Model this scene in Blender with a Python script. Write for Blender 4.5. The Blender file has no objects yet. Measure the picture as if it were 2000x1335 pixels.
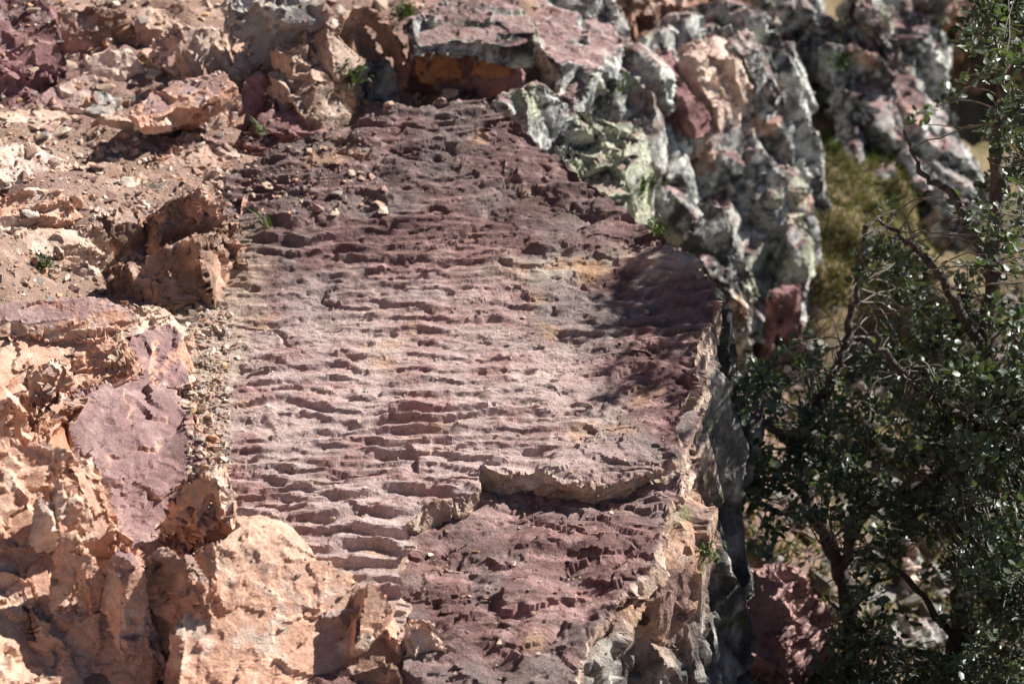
import bpy, bmesh, math, random, os
import numpy as np
from mathutils import Vector, Matrix

Q = float(os.environ.get('SCENE_Q', '1'))          # mesh detail (1 = final)
scn = bpy.context.scene
COL = scn.collection

# ------------------------------------------------------------------ camera, sky, sun, exposure
H, PITCH, FOCAL = 2.45, math.radians(33.0), 70.0
cam_d = bpy.data.cameras.new('camera')
cam_d.lens, cam_d.sensor_width, cam_d.sensor_fit = FOCAL, 36.0, 'HORIZONTAL'
cam_d.clip_start, cam_d.clip_end = 0.05, 500.0
cam_d.dof.use_dof, cam_d.dof.focus_distance, cam_d.dof.aperture_fstop = True, 4.2, 3.2
cam_d.dof.aperture_blades = 9
cam = bpy.data.objects.new('camera', cam_d); COL.objects.link(cam)
cam.location = (0, 0, H); cam.rotation_euler = (math.pi / 2 - PITCH, 0, 0)
scn.camera = cam

SUN_EL = math.radians(36.0)
SUN_AZ = math.radians(60.0)                          # from +Y towards +X
S = Vector((math.sin(SUN_AZ) * math.cos(SUN_EL), math.cos(SUN_AZ) * math.cos(SUN_EL), math.sin(SUN_EL)))
world = bpy.data.worlds.new('World'); scn.world = world; world.use_nodes = True
wn = world.node_tree
sky = wn.nodes.new('ShaderNodeTexSky'); sky.sky_type = 'NISHITA'; sky.sun_disc = False
sky.altitude, sky.air_density, sky.dust_density = 1800.0, .75, .3
sky.sun_elevation, sky.sun_rotation = SUN_EL, SUN_AZ
wn.links.new(sky.outputs[0], wn.nodes['Background'].inputs[0])
wn.nodes['Background'].inputs[1].default_value = 0.05
sun_d = bpy.data.lights.new('sun', 'SUN'); sun_d.energy = 5.0; sun_d.angle = math.radians(0.55)
sun_d.color = (1.0, 0.96, 0.90)
sun = bpy.data.objects.new('sun', sun_d); COL.objects.link(sun)
sun.rotation_euler = (-S).to_track_quat('-Z', 'Y').to_euler()
sun.location = (6, 8, 9)
scn.view_settings.view_transform = 'Standard'; scn.view_settings.look = 'None'
scn.view_settings.exposure = 0.92; scn.view_settings.gamma = 1.0; scn.view_settings.use_curve_mapping = False
scn.cycles.use_denoising = True
scn.cycles.max_bounces = 5; scn.cycles.diffuse_bounces = 2

# ------------------------------------------------------------------ where a viewing ray meets the ground
KPX = 36.0 / FOCAL / 2000.0
CF, SF = math.cos(PITCH), math.sin(PITCH)
def ray(x, y):
    a, b = (x - 1000.0) * KPX, (667.5 - y) * KPX
    return np.array([a, CF + b * SF, -SF + b * CF])
def P(x, y, z=0.0):
    r = ray(x, y); return np.array([0, 0, H]) + r * ((z - H) / r[2])
def PD(x, y, d):                                      # at a distance along the view
    return np.array([0, 0, H]) + ray(x, y) * d

# ------------------------------------------------------------------ noise
F = np.float32
_rng = np.random.RandomState(7)
_G = _rng.normal(size=(256, 3)); _G = (_G / np.linalg.norm(_G, axis=1)[:, None]).astype(F)
def _h(ix, iy, iz, seed):
    with np.errstate(over='ignore'):
        h = (ix.astype(np.uint32) * np.uint32(0x8da6b343)) ^ (iy.astype(np.uint32) * np.uint32(0xd8163841)) \
            ^ (iz.astype(np.uint32) * np.uint32(0xcb1ab31f)) ^ np.uint32((seed * 0x9E3779B1) & 0xffffffff)
        h ^= h >> np.uint32(15); h = h * np.uint32(0x2c1b3c6d); h ^= h >> np.uint32(12)
        h = h * np.uint32(0x297a2d39); h ^= h >> np.uint32(15)
    return h
from concurrent.futures import ThreadPoolExecutor
POOL = ThreadPoolExecutor(4)
def chunked(fn, n, size=40000):
    list(POOL.map(lambda a: fn(a, min(n, a + size)), range(0, n, size)))
def perlin(p, seed=0):
    p = np.asarray(p, F); out = np.empty(len(p), F)
    def run(a, b): out[a:b] = _perlin(p[a:b], seed)
    if len(p) < 20000: return _perlin(p, seed)
    chunked(run, len(p), 16000); return out
def _perlin(p, seed=0):
    p = np.asarray(p, F); i = np.floor(p).astype(np.int32); f = p - i
    u = f * f * f * (f * (f * 6 - 15) + 10)
    out = np.zeros(len(p), F)
    for dx in (0, 1):
        wx = u[:, 0] if dx else 1 - u[:, 0]
        for dy in (0, 1):
            wy = u[:, 1] if dy else 1 - u[:, 1]
            for dz in (0, 1):
                wz = u[:, 2] if dz else 1 - u[:, 2]
                g = _G[_h(i[:, 0] + dx, i[:, 1] + dy, i[:, 2] + dz, seed) & np.uint32(255)]
                out += wx * wy * wz * (g[:, 0] * (f[:, 0] - dx) + g[:, 1] * (f[:, 1] - dy) + g[:, 2] * (f[:, 2] - dz))
    return out * 1.5
def fbm(p, o=4, seed=0, gain=0.5, lac=2.07, ridge=False):
    p = np.asarray(p, F); s = np.zeros(len(p), F); a, n = 1.0, 0.0
    if o >= 4: o -= 1
    for k in range(o):
        v = perlin(p, seed + k * 17)
        s += a * ((1 - 2 * np.abs(v)) if ridge else v); n += a
        a *= gain; p = p * lac + 3.7
    return s / n
def cells(p, seed=0, tilt=0.6, step=0.5):
    p = np.asarray(p, F)
    if len(p) < 20000: return _cells(p, seed, tilt, step)
    out = np.empty((4, len(p)), F)
    def run(a, b): out[:, a:b] = _cells(p[a:b], seed, tilt, step)
    chunked(run, len(p), 16000); return out[0], out[1], out[2], out[3]
def _cells(p, seed=0, tilt=0.6, step=0.5):
    """dish: hollows with sharp ridges between; block: flat tilted facets with steps; cid: random per cell; edge"""
    p = np.asarray(p, F); i = np.floor(p).astype(np.int32)
    best = np.full(len(p), 9, F); near = np.full(len(p), 9, F); near2 = np.full(len(p), 9, F)
    blk = np.zeros(len(p), F); cid = np.zeros(len(p), F)
    for dx in (-1, 0, 1):
        for dy in (-1, 0, 1):
            for dz in (-1, 0, 1):
                h = _h(i[:, 0] + dx, i[:, 1] + dy, i[:, 2] + dz, seed)
                j = np.stack([(h & np.uint32(1023)), ((h >> np.uint32(10)) & np.uint32(1023)),
                              ((h >> np.uint32(20)) & np.uint32(1023))], 1).astype(F) / 1023.0
                d = p - (i + np.array([dx, dy, dz], np.int32)) - (0.1 + 0.8 * j)
                h2 = h * np.uint32(747796405) + np.uint32(2891336453)
                g = _G[(h2 >> np.uint32(24)) & np.uint32(255)]
                a = ((h2 >> np.uint32(8)) & np.uint32(1023)).astype(F) / 1023.0
                dd = (d * d).sum(1); pl = (g * d).sum(1) * tilt
                best = np.minimum(best, dd + pl + a * step)
                m = dd < near
                near2 = np.where(m, near, np.minimum(near2, dd))
                near = np.where(m, dd, near)
                blk = np.where(m, pl + (a - 0.5) * step * 2, blk); cid = np.where(m, a, cid)
    return best - 0.35, blk, cid, np.sqrt(near2) - np.sqrt(near)
_ROT = []
for _k in range(8):
    _q, _r = np.linalg.qr(_rng.normal(size=(3, 3))); _ROT.append(_q.astype(F))
def facet(p, seed=0):
    """value noise interpolated linearly over tetrahedra: flat facets meeting at sharp edges"""
    p = np.asarray(p, F) @ _ROT[seed % 8]; i = np.floor(p).astype(np.int32); f = p - i
    o = np.argsort(-f, axis=1); fs_ = np.take_along_axis(f, o, 1); c = i.copy(); r = np.arange(len(p))
    val = lambda c: _h(c[:, 0], c[:, 1], c[:, 2], seed).astype(F) / F(2 ** 31) - 1
    out = (1 - fs_[:, 0]) * val(c)
    for k in range(3):
        c[r, o[:, k]] += 1
        out += (fs_[:, k] - (fs_[:, k + 1] if k < 2 else 0)) * val(c)
    return out
def facets(p, o=3, seed=0, gain=.5, lac=2.1):
    s = 0; a = 1.; n = 0.
    for k in range(o): s = s + a * facet(p, seed + 5 * k + 1); n += a; a *= gain; p = p * lac + 1.3
    return s / n
def ss(a, b, x):
    t = np.clip((x - a) / (b - a), 0, 1); return t * t * (3 - 2 * t)
def mixc(a, b, t):
    a = np.asarray(a, F); b = np.asarray(b, F); t = np.asarray(t, F)[:, None]
    return a * (1 - t) + b * t
def col(c, n): return np.tile(np.asarray(c, F), (n, 1))

# colours of the rock (linear)
DUST = (.47, .35, .32); PINK = (.40, .245, .225); MAROON = (.132, .068, .064); PURPLE = (.27, .165, .16)
ORANGE = (.61, .355, .25); DEEPO = (.44, .21, .11); TAN = (.52, .375, .285); CREAM = (.68, .53, .43)
GRAY = (.40, .39, .36); DGRAY = (.055, .056, .056); LICHEN = (.60, .61, .45); WHITE = (.66, .66, .61); RUST = (.36, .13, .05)
BROWN = (.25, .16, .115); EARTH = (.30, .20, .155)

# ------------------------------------------------------------------ materials
def rock_material(name, rough=.85, spec=.25, grain=260., bump=.35, speck=.35, bump_d=.004):
    m = bpy.data.materials.new(name); m.use_nodes = True; t = m.node_tree; n, l = t.nodes, t.links
    bs = n['Principled BSDF']; bs.inputs['Roughness'].default_value = rough
    bs.inputs['Specular IOR Level'].default_value = spec
    at = n.new('ShaderNodeAttribute'); at.attribute_name = 'rock_colour'
    tc = n.new('ShaderNodeTexCoord')
    n1 = n.new('ShaderNodeTexNoise'); n1.inputs['Scale'].default_value = grain; n1.inputs['Detail'].default_value = 5; n1.inputs['Roughness'].default_value = .7
    n2 = n.new('ShaderNodeTexNoise'); n2.inputs['Scale'].default_value = grain * .22; n2.inputs['Detail'].default_value = 6; n2.inputs['Roughness'].default_value = .72
    l.new(tc.outputs['Object'], n1.inputs['Vector']); l.new(tc.outputs['Object'], n2.inputs['Vector'])
    ad = n.new('ShaderNodeMath'); ad.operation = 'ADD'; l.new(n1.outputs[0], ad.inputs[0]); l.new(n2.outputs[0], ad.inputs[1])
    mr = n.new('ShaderNodeMapRange'); mr.inputs[1].default_value = .72; mr.inputs[2].default_value = 1.28
    mr.inputs[3].default_value = 1 - speck; mr.inputs[4].default_value = 1 + speck; l.new(ad.outputs[0], mr.inputs[0])
    vm = n.new('ShaderNodeVectorMath'); vm.operation = 'SCALE'
    l.new(at.outputs['Color'], vm.inputs[0]); l.new(mr.outputs[0], vm.inputs['Scale'])
    l.new(vm.outputs[0], bs.inputs['Base Color'])
    bp = n.new('ShaderNodeBump'); bp.inputs['Strength'].default_value = bump; bp.inputs['Distance'].default_value = bump_d
    l.new(ad.outputs[0], bp.inputs['Height']); l.new(bp.outputs[0], bs.inputs['Normal'])
    return m
M_SLAB = rock_material('rippled_sandstone', .78, .3, 200, .9, .42, .007)
M_ROCK = rock_material('broken_sandstone', .85, .22, 190, .6, .30, .006)
M_CLIFF = rock_material('lichen_covered_rock', .9, .2, 90, .9, .55, .012)
M_EARTH = rock_material('earth', .95, .1, 190, .8, .35, .008)
def plain(name, c, rough=.5, spec=.5, var=.3, scale=60., trans=0.):
    m = bpy.data.materials.new(name); m.use_nodes = True; t = m.node_tree; n, l = t.nodes, t.links
    bs = n['Principled BSDF']; bs.inputs['Roughness'].default_value = rough; bs.inputs['Specular IOR Level'].default_value = spec
    tc = n.new('ShaderNodeTexCoord'); oi = n.new('ShaderNodeObjectInfo')
    ns = n.new('ShaderNodeTexNoise'); ns.inputs['Scale'].default_value = scale; ns.inputs['Detail'].default_value = 3
    l.new(tc.outputs['Object'], ns.inputs['Vector'])
    mr = n.new('ShaderNodeMapRange'); mr.inputs[1].default_value = .3; mr.inputs[2].default_value = .7
    mr.inputs[3].default_value = 1 - var; mr.inputs[4].default_value = 1 + var; l.new(ns.outputs[0], mr.inputs[0])
    vm = n.new('ShaderNodeVectorMath'); vm.operation = 'SCALE'; vm.inputs[0].default_value = c
    l.new(mr.outputs[0], vm.inputs['Scale']); l.new(vm.outputs[0], bs.inputs['Base Color'])
    if trans:
        tr = n.new('ShaderNodeBsdfTranslucent'); mx = n.new('ShaderNodeMixShader'); mx.inputs[0].default_value = trans
        v2 = n.new('ShaderNodeVectorMath'); v2.operation = 'MULTIPLY'; v2.inputs[1].default_value = (1.6, 1.9, .6)
        l.new(vm.outputs[0], v2.inputs[0]); l.new(v2.outputs[0], tr.inputs[0])
        l.new(bs.outputs[0], mx.inputs[1]); l.new(tr.outputs[0], mx.inputs[2]); l.new(mx.outputs[0], n['Material Output'].inputs[0])
    return m

# ------------------------------------------------------------------ mesh helpers
def np_mesh(name, v, loops, sizes, smooth=True, check=True):
    me = bpy.data.meshes.new(name)
    me.vertices.add(len(v)); me.vertices.foreach_set('co', np.ascontiguousarray(v, F).ravel())
    me.loops.add(len(loops)); me.loops.foreach_set('vertex_index', np.ascontiguousarray(loops, np.int32))
    me.polygons.add(len(sizes))
    st = np.concatenate([[0], np.cumsum(sizes)[:-1]]).astype(np.int32)
    me.polygons.foreach_set('loop_start', st); me.polygons.foreach_set('loop_total', np.asarray(sizes, np.int32))
    me.polygons.foreach_set('use_smooth', np.full(len(sizes), smooth, bool))
    me.update(calc_edges=True)
    if check: me.validate()
    return me
def set_colour(me, c):
    at = me.attributes.new('rock_colour', 'FLOAT_COLOR', 'POINT')
    a = np.ones((len(c), 4), F); a[:, :3] = np.clip(c, 0.01, .85); at.data.foreach_set('color', a.ravel())
def link(name, me, mat, parent=None):
    o = bpy.data.objects.new(name, me); COL.objects.link(o)
    if mat: me.materials.append(mat)
    if parent: o.parent = parent
    return o
def tag(o, label, cat, group=None, kind=None):
    o['label'] = label
    if cat: o['category'] = cat
    if group: o['group'] = group
    if kind: o['kind'] = kind
    return o
def normals(v, f):
    a = v[f[:, 2]] - v[f[:, 0]]; b = v[f[:, 3]] - v[f[:, 1]]
    fn = np.cross(a, b); n = np.zeros_like(v)
    for k in range(4): 
        for c in range(3): n[:, c] += np.bincount(f[:, k], fn[:, c], len(v)).astype(F)
    return n / (np.linalg.norm(n, axis=1)[:, None] + 1e-12)
def smooth(v, f, it=1):
    for _ in range(it):
        s = np.zeros_like(v); w = np.zeros(len(v), F)
        for k in range(4):
            a, b = f[:, k], f[:, (k + 1) % 4]
            for c in range(3): s[:, c] += np.bincount(a, v[b, c], len(v)).astype(F)
            w += np.bincount(a, minlength=len(v)).astype(F)
        v = .5 * v + .5 * s / np.maximum(w, 1)[:, None]
    return v
def prism(bm, top, bot):
    t = [bm.verts.new(p) for p in top]; b = [bm.verts.new(p) for p in bot]; n = len(t)
    ct = bm.verts.new(np.mean(top, 0)); cb = bm.verts.new(np.mean(bot, 0))
    for i in range(n):
        j = (i + 1) % n
        bm.faces.new((b[i], b[j], t[j])); bm.faces.new((b[i], t[j], t[i]))
    return t, b, ct, cb
TMP = bpy.data.scenes.new('workbench')               # a scratch scene for remeshing, removed again below
def solid(prisms, voxel):
    """union of prisms (top polygon, bottom polygon) -> fine even quad mesh as numpy arrays"""
    bm = bmesh.new()
    for top, bot in prisms:
        n = len(top); t = [bm.verts.new(p) for p in top]; b = [bm.verts.new(p) for p in bot]
        area = sum(top[i][0] * top[(i + 1) % n][1] - top[(i + 1) % n][0] * top[i][1] for i in range(n))
        if area < 0: t.reverse(); b.reverse()
        ft = bm.faces.new(t); fb = bm.faces.new(b[::-1])
        for i in range(n):
            j = (i + 1) % n; bm.faces.new((b[i], b[j], t[j], t[i]))
        bmesh.ops.triangulate(bm, faces=[ft, fb])
    me = bpy.data.meshes.new('tmp'); bm.to_mesh(me); bm.free()
    o = bpy.data.objects.new('tmp', me); TMP.collection.objects.link(o)
    md = o.modifiers.new('r', 'REMESH'); md.mode = 'VOXEL'; md.voxel_size = voxel / Q; md.adaptivity = 0
    TMP.view_layers[0].update(); dg = TMP.view_layers[0].depsgraph
    r = bpy.data.meshes.new_from_object(o.evaluated_get(dg))
    nv, nf = len(r.vertices), len(r.polygons)
    v = np.empty(nv * 3, F); r.vertices.foreach_get('co', v); v = v.reshape(-1, 3)
    li = np.empty(len(r.loops), np.int32); r.loops.foreach_get('vertex_index', li)
    f = li.reshape(-1, 4)
    bpy.data.objects.remove(o); bpy.data.meshes.remove(me); bpy.data.meshes.remove(r)
    return v, f
def remesh(v, f, voxel):
    """even quads again after a coarse displacement has stretched the surface"""
    me = np_mesh('tmp', v, f.ravel(), np.full(len(f), 4), True, False); o = bpy.data.objects.new('tmp', me); TMP.collection.objects.link(o)
    md = o.modifiers.new('r', 'REMESH'); md.mode = 'VOXEL'; md.voxel_size = voxel / Q; md.adaptivity = 0
    TMP.view_layers[0].update(); dg = TMP.view_layers[0].depsgraph
    r = bpy.data.meshes.new_from_object(o.evaluated_get(dg))
    v = np.empty(len(r.vertices) * 3, F); r.vertices.foreach_get('co', v); v = v.reshape(-1, 3)
    li = np.empty(len(r.loops), np.int32); r.loops.foreach_get('vertex_index', li)
    bpy.data.objects.remove(o); bpy.data.meshes.remove(me); bpy.data.meshes.remove(r)
    return v, li.reshape(-1, 4)
def finish(name, v, f, c, mat, parent=None, cull_z=None, smooth=False):
    if cull_z is not None:                                  # the underside that rests in the ground
        keep = v[f].mean(1)[:, 2] > cull_z
        f = f[keep]; used = np.zeros(len(v), bool); used[f.ravel()] = True
        idx = np.cumsum(used) - 1; v = v[used]; c = c[used]; f = idx[f].astype(np.int32)
    ctr = np.array([(v[:, 0].min() + v[:, 0].max()) / 2, (v[:, 1].min() + v[:, 1].max()) / 2, v[:, 2].min()], F)
    me = np_mesh(name, v - ctr, f.ravel(), np.full(len(f), 4), smooth)
    set_colour(me, c)
    o = link(name, me, mat, parent); o.location = ctr if parent is None else Vector(ctr) - parent.location
    return o

# ------------------------------------------------------------------ general rocks
def rock_colours(p, n, kind, seed, cid):
    N = len(p); up = n[:, 2]
    a = fbm(p * 3.0, 3, seed + 1); b = fbm(p * 14., 3, seed + 2); d = fbm(p * 50., 2, seed + 3)
    top = ss(.45, .8, up + .35 * b + .15 * d)
    if kind == 'orange':
        c = mixc(col(ORANGE, N), CREAM, ss(-.05, .45, b + .4 * d))
        c = mixc(c, DEEPO, ss(.05, .4, a + .5 * b) * .7)
        c = mixc(c, TAN, ss(.0, .5, a) * .5)
        c = mixc(c, (.58, .42, .33), top * ss(-.2, .3, a + .4 * d) * .5)
    elif kind == 'purple':                                   # purple weathered bedding on top, fresh orange on the broken sides
        side = mixc(col(ORANGE, N), CREAM, ss(-.1, .4, b + .5 * d)); side = mixc(side, DEEPO, ss(.1, .5, a) * .6)
        t = mixc(col(PURPLE, N), (.40, .275, .25), ss(-.15, .3, a + .6 * b)); t = mixc(t, MAROON, ss(.15, .5, -a + .5 * d) * .5)
        c = side * (1 - top[:, None]) + t * top[:, None]
    elif kind == 'brown':
        c = mixc(col(BROWN, N), ORANGE, ss(-.15, .35, b + .3 * a)); c = mixc(c, RUST, ss(.1, .45, a) * .6)
        c = mixc(c, (.44, .31, .255), top * .75)
    elif kind == 'tan':
        c = mixc(col(TAN, N), CREAM, ss(-.1, .4, b)); c = mixc(c, (.46, .31, .26), ss(-.05, .4, a + .3 * d) * .8)
        c = mixc(c, BROWN, ss(.15, .5, fbm(p * 8, 3, seed + 7)) * .6)
    elif kind == 'maroon':
        c = mixc(col((.30, .165, .16), N), MAROON, ss(-.1, .35, b + a)); c = mixc(c, DUST, ss(.1, .5, d + .5 * a) * .6 * top)
    elif kind == 'rust':
        c = mixc(col((.42, .19, .085), N), (.26, .13, .08), ss(-.1, .35, b + a))
    elif kind == 'pink':
        c = mixc(col((.50, .31, .29), N), (.34, .19, .18), ss(-.1, .35, b + a)); c = mixc(c, DUST, ss(.1, .5, d + .5 * a) * .6)
    elif kind == 'cream':
        c = mixc(col(CREAM, N), (.50, .36, .30), ss(-.1, .35, b)); c = mixc(c, BROWN, ss(.15, .45, a + d * .4) * .7)
        c = mixc(c, PURPLE, top * ss(-.2, .3, a) * .8)
    elif kind == 'pinkgray':
        c = mixc(col((.40, .31, .28), N), GRAY, ss(-.2, .3, a)); c = mixc(c, (.48, .36, .28), ss(.05, .4, b))
        c = mixc(c, DGRAY, ss(.12, .4, fbm(p * 9, 4, seed + 5)) * .7)
    else:                                                    # grey lichen cliff
        st = p * np.array([8, 8, 4.5], F)
        k = fbm(st, 5, seed + 5, .6)
        c = mixc(col(GRAY, N), WHITE, ss(-.15, .25, b + .3 * d + .3 * a))
        c = mixc(c, (.34, .23, .20), ss(.12, .35, fbm(p * 4.5, 3, seed + 6)) * .8)
        c = mixc(c, DGRAY, ss(-.02, .12, k) * .92)
        c = mixc(c, ORANGE, ss(.25, .42, fbm(p * 5, 3, seed + 8)) * .8)
        sp = fbm(p * 34., 3, seed + 12); c = mixc(c, WHITE, ss(.08, .3, sp) * .7); c = mixc(c, DGRAY, ss(.06, .26, -sp) * .75)
        if kind == 'lichen':
            c = mixc(c, LICHEN, ss(-.25, .05, fbm(p * 5, 4, seed + 9)) * .8)
        else:
            c = mixc(c, LICHEN, ss(.2, .4, fbm(p * 4, 4, seed + 9)) * .7)
        c = mixc(c, (.33, .19, .18), ss(.70, .92, up + .2 * b) * .75)
    v = (.74 + .52 * cid)[:, None]
    return c * v

JOINTS = np.array([[0, 0, 1], [.10, .05, .99], [.93, -.25, .28], [.30, -.90, .25], [-.92, -.10, .30], [.70, -.66, .25], [.1, -.75, .65]], F)
JOINTS /= np.linalg.norm(JOINTS, axis=1)[:, None]
def chisel(v, n, size, tilt, seed, strength=.9, snap=.0, aniso=(1, 1, 1), nw=1.0, off=.0, mask=None):
    """break the surface into flat patches: each patch is pressed onto its own tilted plane, so edges stay sharp"""
    rs = np.random.RandomState(seed % 99991)
    ext = v.max(0) - v.min(0); area = 2 * (ext[0] * ext[1] + ext[1] * ext[2] + ext[0] * ext[2]) * .8
    K = int(np.clip(area / size ** 2, 6, 1500)); K = min(K, len(v))
    sd = rs.choice(len(v), K, replace=False)
    sc = np.asarray(aniso, F) * size
    vv = v + np.stack([.4 * v[:, 2], 0 * v[:, 0], 0 * v[:, 0]], 1) if aniso[2] > 2 else v
    feat = np.concatenate([vv / sc + .10 * np.sin(v[:, (1, 2, 0)] * F(7.3 / size) + seed) + .10 * np.sin(v[:, (2, 0, 1)] * F(4.1 / size) + 2 * seed), n * nw], 1).astype(F)
    S_ = feat[sd]; s2 = (S_ ** 2).sum(1) + rs.uniform(0, .35, K).astype(F); idx = np.empty(len(v), np.int32)
    ST = np.ascontiguousarray((-2 * S_).T)
    def run(a, b):
        for q in range(a, b, ch): idx[q:min(b, q + ch)] = np.argmin(feat[q:min(b, q + ch)] @ ST + s2, axis=1)
    ch = max(16, int(3.0e5 // K)); chunked(run, len(v), max(ch, len(v) // 16 + 1))
    cnt = np.maximum(np.bincount(idx, minlength=K), 1).astype(F)
    mp = np.stack([np.bincount(idx, v[:, k], K) for k in range(3)], 1) / cnt[:, None]
    mn = np.stack([np.bincount(idx, n[:, k], K) for k in range(3)], 1) / cnt[:, None]
    mn /= np.linalg.norm(mn, axis=1)[:, None] + 1e-9
    if snap:
        j = np.argmax(mn @ JOINTS.T, axis=1); mn = mn * (1 - snap) + JOINTS[j] * snap
    mn = mn + rs.normal(size=mn.shape) * tilt; mn /= np.linalg.norm(mn, axis=1)[:, None]
    o = rs.normal(size=K) * off - (rs.uniform(size=K) < .14) * off * 2.8
    d = ((v - mp[idx]) * mn[idx]).sum(1) - o[idx]
    lim = .30 * size; d = lim * np.tanh(d / lim) * strength
    if mask is not None: d = d * mask
    return (v - mn[idx] * d[:, None]).astype(F), rs.uniform(size=K).astype(F)[idx]
STYLE = dict(  # patch size, tilt, joint snap, patch offset, second patches (size, tilt, offset), third, layers (thickness, amount), stretch
    block=(.14, .22, .40, .010, .058, .20, .005, .022, .20, .0016, .030, .003, (1, 1, 1)),
    bed=(.22, .05, .12, .003, .070, .12, .004, .022, .16, .0015, .016, .007, (1, 1, .5)),
    lump=(.12, .24, .35, .012, .055, .22, .005, .020, .24, .0018, .030, .002, (1, 1, 1)),
    plane=(.30, .03, .0, .002, .060, .09, .002, .018, .18, .0015, .030, .001, (1, 1, 1)),
    cliff=(.18, .05, .10, .008, .090, .08, .005, .040, .12, .002, .050, .006, (1, 1, 2.6)),
    dark=(.18, .22, .30, .025, .080, .22, .009, .035, .20, .003, .060, .006, (1, 1, 1)),
)
def rock(name, label, top, bot=None, thick=.15, flare=.03, style='block', kind='orange', voxel=.0048, seed=None, mat=None,
         extra=(), amp=1.0, cat='rock', group=None, parent=None):
    seed = seed if seed is not None else (sum(map(ord, label or name)) + int(top[0][0] * 7 + top[0][1])) % 9973
    if voxel == .0048: voxel = .0086 if np.mean([q[1] for q in top]) < 240 else .0056
    prs = []
    mx, my = np.mean([q[0] for q in top]), np.mean([q[1] for q in top])
    zs, ts = (.5, .62) if my < 300 and mx < 1060 else ((.75, .8) if mx < 520 and my < 800 else (1, 1))
    for tp, bt, th, fl in [(top, bot, thick, flare)] + list(extra):
        t3 = np.array([P(x, y, z * zs) for x, y, z in tp]); th *= ts
        if bt is None:
            ctr = t3.mean(0); b3 = t3.copy(); dv = t3[:, :2] - ctr[:2]
            b3[:, :2] += fl * dv / (np.linalg.norm(dv, axis=1)[:, None] + 1e-9); b3[:, 2] = t3[:, 2] - th
        else:
            b3 = np.array([P(x, y, z * zs) for x, y, z in bt])
        prs.append((t3, b3))
    if voxel >= .0087 or voxel == .0065: voxel *= 1.12
    v, f = solid(prs, voxel)
    zmin = v[:, 2].min()
    v, f, c = carve(v, f, style, kind, seed, amp, voxel)
    o = finish(name, v, f, c, mat or (M_CLIFF if style in ('cliff',) or kind in ('gray', 'lichen') else M_ROCK), parent, cull_z=zmin + .012)
    if parent is None: tag(o, label, cat, group)
    elif label: o['label'] = label
    return o
G_ = np.array([.42, -.12, -.90], F); G_ /= np.linalg.norm(G_); E1_ = np.array([.90, .10, .41], F); E1_ -= G_ * (E1_ @ G_); E1_ /= np.linalg.norm(E1_); E2_ = np.cross(G_, E1_).astype(F)
def carve_cliff(v, f, kind, seed, amp, voxel):
    """long fins and clefts running down to the right, with sharp creases"""
    v = smooth(v, f, 4); n = normals(smooth(v, f, 6), f)
    fr = np.stack([v @ E1_, v @ E2_, v @ G_], 1)
    w3 = np.stack([perlin(v * 7, seed + 61), perlin(v * 7, seed + 62), perlin(v * 7, seed + 63)], 1)
    q = fr * np.array([6.5, 6.5, 1.15], F) + .09 * w3
    ce = cells(q, seed + 64, .5, .9); fine = fr * np.array([22, 22, 6.0], F) + .3 * w3
    c2 = cells(fine, seed + 66, .8, .7)
    brk = cells(v * np.array([4, 4, 5], F) + .1 * w3, seed + 68, .4, .9)               # cross joints
    d = .075 * ce[1] - .085 * ss(.13, .0, ce[3]) + .022 * facets(q * .8 + 3, 2, seed + 65) + .030 * brk[1] - .02 * ss(.05, 0, brk[3])
    d += .0015 * c2[1]
    v, f = remesh(v + n * (amp * d)[:, None], f, voxel); n = normals(smooth(v, f, 3), f)
    v, c9 = chisel(v, n, .075, .14, seed + 69, .8, .0, (1, 1, 1.4), 1.6, .006); n = normals(v, f)
    v = v + n * (.004 * fbm(v * 26, 3, seed + 80))[:, None]
    c = rock_colours(v, normals(smooth(v, f, 2), f), kind, seed, .25 + .5 * c9)
    return v.astype(F), f, c
def carve(v, f, style, kind, seed, amp, voxel):
    if style == 'cliff': return carve_cliff(v, f, kind, seed, amp, voxel)
    s1, t1, sn, o1, s2, t2, o2, s3, t3, o3, lt, la, an = STYLE[style]
    v = smooth(v, f, 3); n = normals(smooth(v, f, 4), f)
    v = v + n * (amp * ((.008 if style in ('plane', 'bed') else .02) * fbm(v * 6, 3, seed + 40)))[:, None]
    n = normals(smooth(v, f, 4), f)
    v, c1 = chisel(v, n, s1, t1 * amp, seed, .92, sn, an, 2.2, o1 * amp)
    v, f = remesh(v, f, voxel); n = normals(smooth(v, f, 3), f)
    side = 1 - ss(.5, .85, n[:, 2])
    w = v[:, 2] + .08 * v[:, 0] + .014 * facet(v * 7, seed + 50)          # layered ledges on the broken sides
    lay = np.floor(w / lt); fr = w / lt - lay; zi = np.zeros(len(v), np.int32)
    lh = _h(lay.astype(np.int32), np.floor(6 * v[:, 0] + 4 * v[:, 1]).astype(np.int32), zi, seed + 5).astype(F) / F(2 ** 32)
    v = v + n * (side * la * ((lh - .5) * 1.6 - .8 * ss(.75, 1, fr)))[:, None]
    n = normals(smooth(v, f, 2), f)
    m2 = .5 + .5 * ss(-.25, .15, fbm(v * 4, 2, seed + 70))
    v, c2 = chisel(v, n, s2, t2 * amp, seed + 1, .95, sn * .5, an, 1.8, o2 * amp, m2)
    n = normals(v, f)
    m3 = ss(-.25, .25, fbm(v * 7, 2, seed + 71))
    v, c3 = chisel(v, n, s3, t3, seed + 2, .65, 0, an, .8, o3, m3)
    n = normals(v, f)
    d = .0018 * fbm(v * 70, 2, seed + 80) - .005 * ss(.32, .5, fbm(v * 20, 2, seed + 81))
    v = v + n * d[:, None]
    c = rock_colours(v, normals(smooth(v, f, 2), f), kind, seed, .2 + .4 * c2 + .25 * c3)
    return v.astype(F), f, c

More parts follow.
